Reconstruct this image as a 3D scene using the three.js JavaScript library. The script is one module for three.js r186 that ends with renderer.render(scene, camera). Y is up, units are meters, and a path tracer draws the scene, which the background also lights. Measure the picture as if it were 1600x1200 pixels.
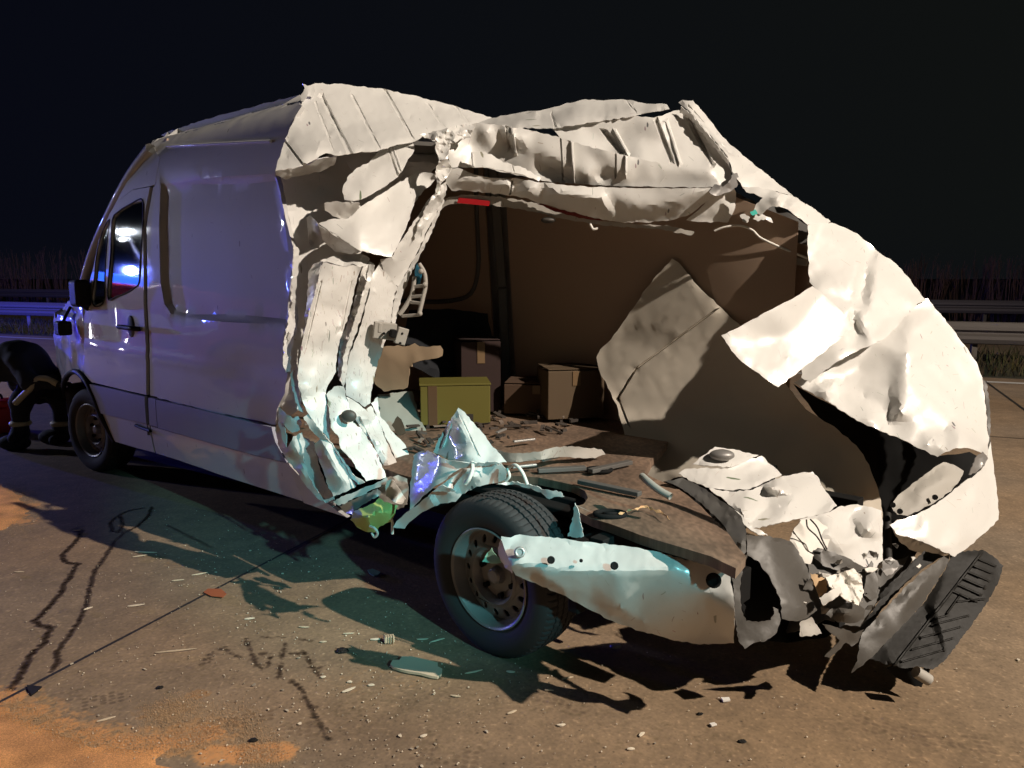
import * as THREE from 'three';
import { mergeGeometries, toCreasedNormals } from 'three/addons/utils/BufferGeometryUtils.js';
import { RoundedBoxGeometry } from 'three/addons/geometries/RoundedBoxGeometry.js';
import { ImprovedNoise } from 'three/addons/math/ImprovedNoise.js';
import { MarchingCubes } from 'three/addons/objects/MarchingCubes.js';

// ---------------------------------------------------------------- camera, sky, exposure
const V3 = THREE.Vector3;
const scene = new THREE.Scene();
const PITCH = 0.14434, EYE = new V3(0, 1.6, 0), FPX = 1200.4;
const camera = new THREE.PerspectiveCamera(2 * Math.atan(600 / FPX) * 180 / Math.PI, 4 / 3, 0.05, 400);
camera.position.copy(EYE);
camera.rotation.set(-PITCH, 0, 0);
scene.add(camera);

const renderer = new THREE.WebGLRenderer({ antialias: true });
renderer.toneMapping = THREE.LinearToneMapping;
renderer.toneMappingExposure = 1;
renderer.shadowMap.enabled = true;

function skyTexture() {                       // clear night air: navy to the west, faint town glow to the east
  const W = 128, Hh = 64, d = new Float32Array(W * Hh * 4);
  for (let y = 0; y < Hh; y++) for (let x = 0; x < W; x++) {
    const az = (x + .5) / W * Math.PI * 2, el = ((y + .5) / Hh - .5) * Math.PI;
    const east = .5 - .5 * Math.cos(az), low = Math.exp(-Math.max(0, el) * 2.2);
    const i = (y * W + x) * 4;
    d[i] = .0012 + .0048 * east; d[i + 1] = .0016 + .0054 * east; d[i + 2] = .0060 - .0012 * east + .0006 * low; d[i + 3] = 1;
  }
  const t = new THREE.DataTexture(d, W, Hh, THREE.RGBAFormat, THREE.FloatType);
  t.mapping = THREE.EquirectangularReflectionMapping; t.magFilter = t.minFilter = THREE.LinearFilter; t.wrapS = THREE.RepeatWrapping; t.needsUpdate = true;
  return t;
}
scene.background = scene.environment = skyTexture();
scene.environmentIntensity = 1;

// strengths of the lamps that light the scene (each is built further down with its fitting)
const LAMP = {
  warm: { at: [9.09, 8.80, 2.38], to: [0, 1.0, -4.2], color: [1, .875, .745], power: 820 },
  teal: { at: [4.3, 4.1, 3.9], to: [-.85, .28, -3.85], color: [.26, .92, 1.0], power: 170 },
  blue: { at: [-14.0, 1.5, -9.6], color: [.13, .19, 1.0], power: 24 },
  white: { at: [-13.2, 2.75, -8.6], color: [.86, .90, 1.0], power: 34 },
};

// ---------------------------------------------------------------- helpers
let SEED = 7;
function rng(seed) { let s = seed >>> 0; return () => { s = (s + 0x6d2b79f5) | 0; let t = Math.imul(s ^ (s >>> 15), 1 | s); t = (t + Math.imul(t ^ (t >>> 7), 61 | t)) ^ t; return ((t ^ (t >>> 14)) >>> 0) / 4294967296; }; }
const R0 = rng(4711);
const NOISE = new ImprovedNoise(), n3 = (x, y, z) => NOISE.noise(x + 31.7, y + 17.3, z + 5.1);
const lerp = (a, b, t) => a + (b - a) * t, clamp = (x, a, b) => Math.min(b, Math.max(a, x));
const smooth = (a, b, x) => { const t = clamp((x - a) / (b - a), 0, 1); return t * t * (3 - 2 * t); };

// the van's own axes: a = forwards from the rear axle, l = rightwards from the left flank, h = up
const TURN = 0.82812, SN = Math.sin(TURN), CS = Math.cos(TURN);
const AX = new V3(-SN, 0, -CS), LX = new V3(CS, 0, -SN), BASE = new V3(-0.1656, 0, -2.98468);
const VAN = (a, l, h) => BASE.clone().addScaledVector(AX, a).addScaledVector(LX, l).setY(h);
const toVan = (p) => { const q = p.clone().sub(BASE); return [q.dot(AX), q.dot(LX), p.y]; };
const CP = Math.cos(PITCH), SP = Math.sin(PITCH);
const ray = (u, v) => { const x = (u - 800) / FPX, y = (v - 600) / FPX; return new V3(x, -(y * CP + SP), -(CP - y * SP)); };
const P = (u, v, z) => EYE.clone().addScaledVector(ray(u, v), z);              // surveyed point: direction and depth
const zA = (u, v, a) => (a + AX.dot(BASE) - AX.dot(EYE)) / AX.dot(ray(u, v));
const zL = (u, v, l) => (l + LX.dot(BASE) - LX.dot(EYE)) / LX.dot(ray(u, v));
const zH = (u, v, h) => (h - EYE.y) / ray(u, v).y;
const G = (u, v, h = 0) => P(u, v, zH(u, v, h));
const depth = ([u, v, z]) => { if (typeof z === 'number') return z; const m = /^([alh])(-?[\d.]+)([+-][\d.]+)?$/.exec(z); return { a: zA, l: zL, h: zH }[m[1]](u, v, +m[2]) + (m[3] ? +m[3] : 0); };

// Delaunay triangulation (sweep)
function delaunay(pts) {
  const n = pts.length; if (n < 3) return [];
  let x0 = 1e9, x1 = -1e9, y0 = 1e9, y1 = -1e9;
  for (const p of pts) { x0 = Math.min(x0, p[0]); x1 = Math.max(x1, p[0]); y0 = Math.min(y0, p[1]); y1 = Math.max(y1, p[1]); }
  const d = Math.max(x1 - x0, y1 - y0), mx = (x0 + x1) / 2, my = (y0 + y1) / 2;
  const all = pts.concat([[mx - 20 * d, my - d], [mx, my + 20 * d], [mx + 20 * d, my - d]]);
  const circ = (i, j, k) => {
    const [ax, ay] = all[i], [bx, by] = all[j], [cx, cy] = all[k], D = 2 * (ax * (by - cy) + bx * (cy - ay) + cx * (ay - by));
    if (Math.abs(D) < 1e-12) return { i, j, k, x: 0, y: 0, r: 1e18 };
    const a2 = ax * ax + ay * ay, b2 = bx * bx + by * by, c2 = cx * cx + cy * cy;
    const x = (a2 * (by - cy) + b2 * (cy - ay) + c2 * (ay - by)) / D, y = (a2 * (cx - bx) + b2 * (ax - cx) + c2 * (bx - ax)) / D;
    return { i, j, k, x, y, r: (ax - x) ** 2 + (ay - y) ** 2 };
  };
  const order = pts.map((_, i) => i).sort((a, b) => pts[a][0] - pts[b][0]);
  let open = [circ(n, n + 1, n + 2)]; const done = [];
  for (const c of order) {
    const [px, py] = pts[c], edges = new Map(), keep = [];
    for (const t of open) {
      const dx = px - t.x;
      if (dx > 0 && dx * dx > t.r) { done.push(t); continue; }
      if (dx * dx + (py - t.y) ** 2 - t.r > 1e-9) { keep.push(t); continue; }
      for (const [e, f] of [[t.i, t.j], [t.j, t.k], [t.k, t.i]]) { const key = e < f ? e * 1e6 + f : f * 1e6 + e; edges.has(key) ? edges.set(key, null) : edges.set(key, [e, f]); }
    }
    open = keep;
    for (const e of edges.values()) if (e) open.push(circ(e[0], e[1], c));
  }
  return done.concat(open).filter((t) => t.i < n && t.j < n && t.k < n).map((t) => [t.i, t.j, t.k]);
}
function inside(poly, x, y) {
  let c = false;
  for (let i = 0, j = poly.length - 1; i < poly.length; j = i++) { const [xi, yi] = poly[i], [xj, yj] = poly[j]; if ((yi > y) !== (yj > y) && x < (xj - xi) * (y - yi) / (yj - yi) + xi) c = !c; }
  return c;
}
function edgeDist(poly, x, y) {
  let m = 1e9;
  for (let i = 0, j = poly.length - 1; i < poly.length; j = i++) { const [ax, ay] = poly[j], [bx, by] = poly[i], dx = bx - ax, dy = by - ay, t = clamp(((x - ax) * dx + (y - ay) * dy) / (dx * dx + dy * dy || 1), 0, 1); m = Math.min(m, Math.hypot(x - ax - t * dx, y - ay - t * dy)); }
  return m;
}
function resample(poly, step, jag, r) {
  const o = [];
  poly.forEach((p, i) => {
    const q = poly[(i + 1) % poly.length], L = Math.hypot(q[0] - p[0], q[1] - p[1]), n = Math.max(1, Math.round(L / step));
    for (let k = 0; k < n; k++) { const t = k / n, j = k ? (r() - .5) * 2 * jag : 0; o.push([lerp(p[0], q[0], t) - (q[1] - p[1]) / (L || 1) * j, lerp(p[1], q[1], t) + (q[0] - p[0]) / (L || 1) * j]); }
  });
  return o;
}
// flat triangle mesh of a polygon with holes
function mesh2d(outline, { holes = [], step = 6, jag = 0, extra = [], seed = 1 } = {}) {
  const r = rng(seed), edge = resample(outline, step, jag, r), hs = holes.map((h) => resample(h, step, 0, r)), loops = [edge, ...hs];
  const pts = edge.slice(); for (const h of hs) pts.push(...h);
  const ok = (x, y, m) => inside(edge, x, y) && edgeDist(edge, x, y) > m && hs.every((h) => !inside(h, x, y) && edgeDist(h, x, y) > m);
  const ex = extra.filter(([x, y]) => ok(x, y, step * .2)); pts.push(...ex);
  let x0 = 1e9, x1 = -1e9, y0 = 1e9, y1 = -1e9;
  for (const p of edge) { x0 = Math.min(x0, p[0]); x1 = Math.max(x1, p[0]); y0 = Math.min(y0, p[1]); y1 = Math.max(y1, p[1]); }
  let row = 0;
  for (let y = y0; y < y1; y += step * .87, row++) for (let x = x0 + (row % 2) * step / 2; x < x1; x += step) {
    const px = x + (r() - .5) * step * .3, py = y + (r() - .5) * step * .3;
    if (ok(px, py, step * .45) && ex.every((e) => Math.hypot(e[0] - px, e[1] - py) > step * .6)) pts.push([px, py]);
  }
  for (const p of pts) { p[0] += (r() - .5) * 1e-4 * step; p[1] += (r() - .5) * 1e-4 * step; }
  const tris = delaunay(pts).filter((t) => {
    const cx = (pts[t[0]][0] + pts[t[1]][0] + pts[t[2]][0]) / 3, cy = (pts[t[0]][1] + pts[t[1]][1] + pts[t[2]][1]) / 3;
    return inside(edge, cx, cy) && hs.every((h) => !inside(h, cx, cy));
  }).map(([i, j, k]) => { const s = (pts[j][0] - pts[i][0]) * (pts[k][1] - pts[i][1]) - (pts[j][1] - pts[i][1]) * (pts[k][0] - pts[i][0]); return s > 0 ? [i, j, k] : [i, k, j]; });
  return { pts, tris, loops };
}
// a sheet of real thickness from 3D points and triangles; uv in metres across the sheet's own plane
function solid(pos, tris, th, crease = .55) {
  const n = pos.length, nor = pos.map(() => new V3()), e1 = new V3(), e2 = new V3();
  const mean = new V3();
  for (const [i, j, k] of tris) { e1.subVectors(pos[j], pos[i]); e2.subVectors(pos[k], pos[i]); e1.cross(e2); nor[i].add(e1); nor[j].add(e1); nor[k].add(e1); mean.add(e1); }
  nor.forEach((v) => v.normalize()); mean.normalize();
  const ref = Math.abs(mean.y) > .8 ? new V3(1, 0, 0) : new V3(0, 1, 0), U = new V3().crossVectors(ref, mean).normalize(), W = new V3().crossVectors(mean, U);
  const v = [], uv = [], idx = [];
  for (let s = 0; s < (th ? 2 : 1); s++) for (let i = 0; i < n; i++) { const p = pos[i].clone().addScaledVector(nor[i], -th * s); v.push(p.x, p.y, p.z); uv.push(p.dot(U), p.dot(W)); }
  const edges = new Map();
  for (const [i, j, k] of tris) {
    idx.push(i, j, k); if (th) idx.push(i + n, k + n, j + n);
    for (const [a, b] of [[i, j], [j, k], [k, i]]) { const key = a < b ? a * 1e6 + b : b * 1e6 + a; edges.has(key) ? edges.set(key, null) : edges.set(key, [a, b]); }
  }
  if (th) for (const e of edges.values()) if (e) idx.push(e[0], e[0] + n, e[1], e[1], e[0] + n, e[1] + n);
  const g = new THREE.BufferGeometry();
  g.setAttribute('position', new THREE.Float32BufferAttribute(v, 3)); g.setAttribute('uv', new THREE.Float32BufferAttribute(uv, 2)); g.setIndex(idx);
  g.computeVertexNormals();
  return toCreasedNormals(g, crease);
}
// crumpled sheet metal: outline and inner fold points [u, v, depth], jagged edge, rounded folds, dents, pressed ribs
function sheet(out, { inn = [], k = 2, noise: noise0 = .004, jag = 1.2, step = 7, th = .003, ribs = [], holes = [], crease = .45, freq = 5, fold } = {}) {
  const noise = k ? noise0 * .3 : noise0, seed = ++SEED * 97, ctl = out.concat(inn).map((p) => [p[0], p[1], depth(p)]), tin = delaunay(ctl.map((p) => [p[0], p[1]]));
  const zAt = (x, y) => {
    let best = -1e9, bz = ctl[0][2];
    for (const [i, j, m] of tin) {
      const [ax, ay, az] = ctl[i], [bx, by, bzz] = ctl[j], [cx, cy, cz] = ctl[m], D = (by - cy) * (ax - cx) + (cx - bx) * (ay - cy);
      if (Math.abs(D) < 1e-6) continue;
      const w0 = ((by - cy) * (x - cx) + (cx - bx) * (y - cy)) / D, w1 = ((cy - ay) * (x - cx) + (ax - cx) * (y - cy)) / D, w2 = 1 - w0 - w1, q = Math.min(w0, w1, w2);
      if (q > best) { best = q; bz = q > -.6 ? w0 * az + w1 * bzz + w2 * cz : (az + bzz + cz) / 3; }
      if (q >= 0) break;
    }
    return bz;
  };
  const extra = inn.map((p) => [p[0], p[1]]);
  for (const [u1, v1, u2, v2, w] of ribs) { const L = Math.hypot(u2 - u1, v2 - v1), nx = -(v2 - v1) / L, ny = (u2 - u1) / L; for (let s = 0; s <= L; s += step * .8) for (const o of [-1, -.35, .35, 1]) extra.push([lerp(u1, u2, s / L) + nx * o * w, lerp(v1, v2, s / L) + ny * o * w]); }
  const { pts, tris } = mesh2d(out.map((p) => [p[0], p[1]]), { step, jag, extra, holes, seed });
  let z = pts.map(([x, y]) => zAt(x, y));
  const nb = pts.map(() => new Set()); for (const [i, j, m] of tris) { nb[i].add(j).add(m); nb[j].add(i).add(m); nb[m].add(i).add(j); }
  for (let it = 0; it < k; it++) z = z.map((v, i) => { let s = 0; for (const j of nb[i]) s += z[j]; return nb[i].size ? v * .5 + s / nb[i].size * .5 : v; });
  // long straight kinks as in buckled sheet steel: flat facets that meet in sharp lines and run out
  const fr = rng(seed + 5), fa = fold ?? (k ? noise0 * 1.1 : 0), folds = [0, 1, 2, 3].map(() => ({ n: new V3(fr() - .5, (fr() - .5) * .8, fr() - .5).normalize(), w: .11 + fr() * .22, o: fr() * 9, s: fr() * 50 }));
  const kink = (p) => { let s = 0; for (const f of folds) { const q = (p.dot(f.n) + .035 * n3(p.x * 2 + f.s, p.y * 2, p.z * 2)) / f.w + f.o, m = clamp(n3(p.x * 2.6 + f.s, p.y * 2.6 + 3, p.z * 2.6) * 2.2 + .1, 0, 1); s += m * (Math.abs(q - Math.round(q)) * 2 - .5) * f.w * 5; } return s; };
  const pos = pts.map(([x, y], i) => {
    let d = z[i];
    for (const [u1, v1, u2, v2, w, dd] of ribs) { const L2 = (u2 - u1) ** 2 + (v2 - v1) ** 2, t = ((x - u1) * (u2 - u1) + (y - v1) * (v2 - v1)) / L2; if (t < -.03 || t > 1.03) continue; const e = Math.abs((x - u1) * (v2 - v1) - (y - v1) * (u2 - u1)) / Math.sqrt(L2); d += dd * (1 - smooth(.3 * w, w, e)); }
    const p = P(x, y, d), a = n3(p.x * freq, p.y * freq, p.z * freq), b = n3(p.x * freq * 2.7 + 9, p.y * freq * 2.7, p.z * freq * 2.7);
    return P(x, y, d + fa * kink(p) + noise * ((Math.abs(a) * 2.4 - .6) + .45 * (Math.abs(b) * 2 - .5)));
  });
  return solid(pos, tris.map(([i, j, m]) => [i, m, j]), th, crease);
}

const taken = new Map();
function numbered(name) { const k = taken.get(name) ?? 0; taken.set(name, k + 1); return k ? name + '_' + String(k).padStart(3, '0') : name; }
function tag(o, label, category, group, kind) { if (label) o.userData.label = label; if (category) o.userData.category = category; if (group) o.userData.group = group; if (kind) o.userData.kind = kind; return o; }
function thing(name, at, label, category, group) { const o = new THREE.Group(); o.name = numbered(name); o.position.set(...at); scene.add(o); return tag(o, label, category, group); }
const worldOf = (o) => { const p = new V3(); for (let q = o; q; q = q.parent) p.add(q.position); return p; };
// geometry given in world axes becomes a named mesh under its parent
function part(name, geo, mat, parent, label) {
  const g = Array.isArray(geo) ? mergeGeometries(geo.map((x) => { const y = x.index ? x.toNonIndexed() : x; for (const a of Object.keys(y.attributes)) if (!['position', 'normal', 'uv'].includes(a)) y.deleteAttribute(a); return y; })) : geo;
  if (parent) { const w = worldOf(parent); g.translate(-w.x, -w.y, -w.z); }
  const m = new THREE.Mesh(g, mat); m.name = parent ? name : numbered(name); m.castShadow = m.receiveShadow = true;
  if (label) m.userData.label = label;
  (parent ?? scene).add(m); return m;
}
function single(name, geo, mat, label, category, group) {        // one-mesh thing, its origin at its own base
  const g = Array.isArray(geo) ? mergeGeometries(geo.map((x) => (x.index ? x.toNonIndexed() : x))) : geo; g.computeBoundingBox();
  const b = g.boundingBox, c = new V3((b.min.x + b.max.x) / 2, b.min.y, (b.min.z + b.max.z) / 2);
  g.translate(-c.x, -c.y, -c.z); const m = part(name, g, mat); m.position.copy(c); return tag(m, label, category, group);
}
function struct(name, geo, mat) { const m = part(name, geo, mat); m.userData.kind = 'structure'; return m; }
function tube(points, r, { seg = 0, sides = 8, closed = false } = {}) { return new THREE.TubeGeometry(new THREE.CatmullRomCurve3(points, closed, 'centripetal'), seg || points.length * 6, r, sides, closed); }
function box(w, h, d, c, turn = 0, r = .004) { const g = new RoundedBoxGeometry(w, h, d, 2, Math.min(r, w / 2.2, h / 2.2, d / 2.2)); g.rotateY(turn); g.translate(c.x, c.y, c.z); return g; }
// box between two points (beam of w x h section)
function beam(p, q, w, h, r = .004) {
  const d = q.clone().sub(p), L = d.length(), g = new RoundedBoxGeometry(L, h, w, 2, Math.min(r, w / 2.2, h / 2.2));
  const x = d.normalize(), up = Math.abs(x.y) > .95 ? new V3(1, 0, 0) : new V3(0, 1, 0), zz = new V3().crossVectors(x, up).normalize(), y = new V3().crossVectors(zz, x);
  g.applyMatrix4(new THREE.Matrix4().makeBasis(x, y, zz)); const c = p.clone().add(q).multiplyScalar(.5); g.translate(c.x, c.y, c.z); return g;
}
// turn a geometry built about the van's axes: local x = forwards, y = up, z = rightwards
const vanFrame = (g, a, l, h) => { g.applyMatrix4(new THREE.Matrix4().makeBasis(AX, new V3(0, 1, 0), LX)); const p = VAN(a, l, h); g.translate(p.x, p.y, p.z); return g; };

// ---------------------------------------------------------------- procedural surfaces
function canvasTex(w, h, draw, srgb = true) { const c = document.createElement('canvas'); c.width = w; c.height = h; draw(c.getContext('2d'), w, h); const t = new THREE.CanvasTexture(c); if (srgb) t.colorSpace = THREE.SRGBColorSpace; t.wrapS = t.wrapT = THREE.RepeatWrapping; t.magFilter = THREE.LinearFilter; return t; }
const grey = (v) => { const s = Math.round(clamp(v, 0, 1) * 255); return `rgb(${s},${s},${s})`; };
// painted sheet steel: white paint with scrapes, rubber smears and chips (1 m x 1 m, repeats)
function paintTex(seed, dirt) {
  return canvasTex(1024, 1024, (c, w) => {
    const r = rng(seed);
    c.fillStyle = 'rgb(228,226,221)'; c.fillRect(0, 0, w, w);
    for (let i = 0; i < 500 * dirt; i++) { const x = r() * w, y = r() * w, L = 4 + r() * r() * 60, a = Math.PI / 2 + (r() - .5) * (dirt < 1 ? 3 : .9); c.strokeStyle = `rgba(${95 + r() * 60 | 0},${88 + r() * 50 | 0},${80 + r() * 40 | 0},${.15 + r() * .45})`; c.lineWidth = .6 + r() * r() * 4; c.beginPath(); c.moveTo(x, y); c.quadraticCurveTo(x + Math.cos(a) * L * .5 + r() * 6 - 3, y + Math.sin(a) * L * .5, x + Math.cos(a) * L, y + Math.sin(a) * L); c.stroke(); }
    for (let i = 0; i < 46 * dirt; i++) { const x = r() * w, y = r() * w; c.fillStyle = `rgba(${70 + r() * 50 | 0},${62 + r() * 45 | 0},${54 + r() * 40 | 0},${.35 + r() * .5})`; c.beginPath(); const n = 7, R = 2 + r() * r() * 15, st = .2 + r() * .5; for (let k = 0; k < n; k++) { const q = k / n * 6.283, rr = R * (.5 + r() * .8); c.lineTo(x + Math.cos(q) * rr * st, y + Math.sin(q) * rr * 2.2); } c.fill(); }
    for (let i = 0; i < 2600 * dirt; i++) { c.fillStyle = `rgba(120,112,100,${r() * .3})`; c.fillRect(r() * w, r() * w, 1 + r() * 1.6, 1 + r() * 1.6); }
  });
}
const C = (r, g, b) => new THREE.Color().setRGB(r, g, b);
const std = (r, g, b, rough = .6, metal = 0, more = {}) => new THREE.MeshStandardMaterial({ color: C(r, g, b), roughness: rough, metalness: metal, side: THREE.DoubleSide, ...more });
const grain = canvasTex(512, 512, (c, w) => { const r = rng(91), im = c.createImageData(w, w); for (let i = 0; i < w * w; i++) { const v = 128 + (r() - .5) * 120; im.data.set([v, v, v, 255], i * 4); } c.putImageData(im, 0, 0); }, false);
const orange = canvasTex(512, 512, (c, w) => { const im = c.createImageData(w, w); for (let y = 0; y < w; y++) for (let x = 0; x < w; x++) { const v = 128 + 90 * (n3(x / 9, y / 9, 2) + .5 * n3(x / 4, y / 4, 9)); im.data.set([v, v, v, 255], (y * w + x) * 4); } c.putImageData(im, 0, 0); }, false);
const M = {
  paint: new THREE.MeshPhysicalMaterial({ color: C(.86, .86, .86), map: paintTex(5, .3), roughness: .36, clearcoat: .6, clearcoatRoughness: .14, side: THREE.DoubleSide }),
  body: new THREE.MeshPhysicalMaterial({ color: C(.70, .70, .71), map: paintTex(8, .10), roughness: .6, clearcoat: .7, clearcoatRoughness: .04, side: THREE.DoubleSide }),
  scraped: new THREE.MeshPhysicalMaterial({ color: C(.86, .86, .86), map: paintTex(15, 2.2), roughness: .38, clearcoat: .4, clearcoatRoughness: .2, side: THREE.DoubleSide }),
  primer: std(.46, .44, .41, .62, 0, { map: paintTex(21, .7) }),
  darkprimer: std(.10, .095, .088, .7),
  trim: std(.27, .285, .36, .5, 0, { bumpMap: orange, bumpScale: .0006 }),
  plastic: new THREE.MeshPhysicalMaterial({ color: C(.018, .017, .0155), roughness: .6, specularIntensity: .45, bumpMap: orange, bumpScale: .0008, side: THREE.DoubleSide }),
  greyplastic: std(.066, .060, .052, .5, 0, { bumpMap: orange, bumpScale: .0006 }),
  rubber: std(.028, .028, .029, .8, 0, { bumpMap: grain, bumpScale: .0006 }),
  steel: std(.25, .24, .23, .45, .35),
  bare: std(.55, .54, .52, .35, .8),
  barrier: std(.13, .113, .095, .6, .1),
  zinc: std(.45, .44, .42, .5, .7),
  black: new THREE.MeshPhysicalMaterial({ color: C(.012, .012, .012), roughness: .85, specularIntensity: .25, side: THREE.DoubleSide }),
  glass: new THREE.MeshPhysicalMaterial({ color: C(.55, .62, .62), roughness: .035, transmission: 1, thickness: 0, ior: 1.5, side: THREE.DoubleSide }),
  mirrorglass: std(.5, .5, .52, .05, 1),
  liner: std(.40, .285, .205, .75, 0),
  panelgrey: std(.60, .54, .45, .75),
  insulation: std(.55, .38, .22, .95),
  paper: std(.74, .71, .65, .85),
  yellowgreen: std(.42, .52, .16, .6),
  red: std(.45, .012, .02, .3),
  mint: std(.32, .62, .46, .5),
};
for (const t of [M.primer.map]) t.repeat.set(1, 1);

// ---------------------------------------------------------------- the setting: road, markings, barriers, verge, shrubs
// value noise that repeats every 4 m, so that the near and the far carriageway share one surface
const LAT = (() => { const r = rng(333); return Float32Array.from({ length: 65536 }, () => r()); })();
function vn(x, y, n) {                                   // n cells per period of 1
  const fx = x * n, fy = y * n, ix = Math.floor(fx), iy = Math.floor(fy), tx = fx - ix, ty = fy - iy, w = (i, j) => LAT[((((i % n) + n) % n) * 197 + (((j % n) + n) % n) * 7919 + n * 131) & 65535];
  const sx = tx * tx * (3 - 2 * tx), sy = ty * ty * (3 - 2 * ty);
  return lerp(lerp(w(ix, iy), w(ix + 1, iy), sx), lerp(w(ix, iy + 1), w(ix + 1, iy + 1), sx), sy);
}
function concrete(X, F, out) {                            // world metres -> sRGB bytes and relief
  const x = X / 4, y = F / 4;
  const big = vn(x, y, 3) * .5 + vn(x, y, 8) * .3 + vn(x, y, 21) * .2, mid = vn(x, y, 60), fine = vn(x, y, 340), f2 = vn(x, y, 710);
  let v = 1 + (big - .5) * .34 + (mid - .5) * .12 + (fine - .5) * .12 + (f2 - .5) * .10;
  if (fine > .86) v += (fine - .86) * 1.6; if (f2 < .10) v -= .10;
  const warm = (vn(x + .3, y + .7, 5) - .5) * .10;
  out[0] = 131 * v * (1 + warm * .6); out[1] = 111 * v; out[2] = 88 * v * (1 - warm);
  out[3] = 128 + (fine - .5) * 120 + (f2 - .5) * 90;
}
const tmp = [0, 0, 0, 0];
const farTex = canvasTex(1024, 1024, (c, w) => { const im = c.createImageData(w, w); for (let y = 0; y < w; y++) for (let x = 0; x < w; x++) { concrete((x + .5) / w * 4, (w - y - .5) / w * 4, tmp); im.data.set([tmp[0], tmp[1], tmp[2], 255], (y * w + x) * 4); } c.putImageData(im, 0, 0); });
const farBump = canvasTex(1024, 1024, (c, w) => { const im = c.createImageData(w, w); for (let y = 0; y < w; y++) for (let x = 0; x < w; x++) { concrete((x + .5) / w * 4, (w - y - .5) / w * 4, tmp); im.data.set([tmp[3], tmp[3], tmp[3], 255], (y * w + x) * 4); } c.putImageData(im, 0, 0); }, false);
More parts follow.
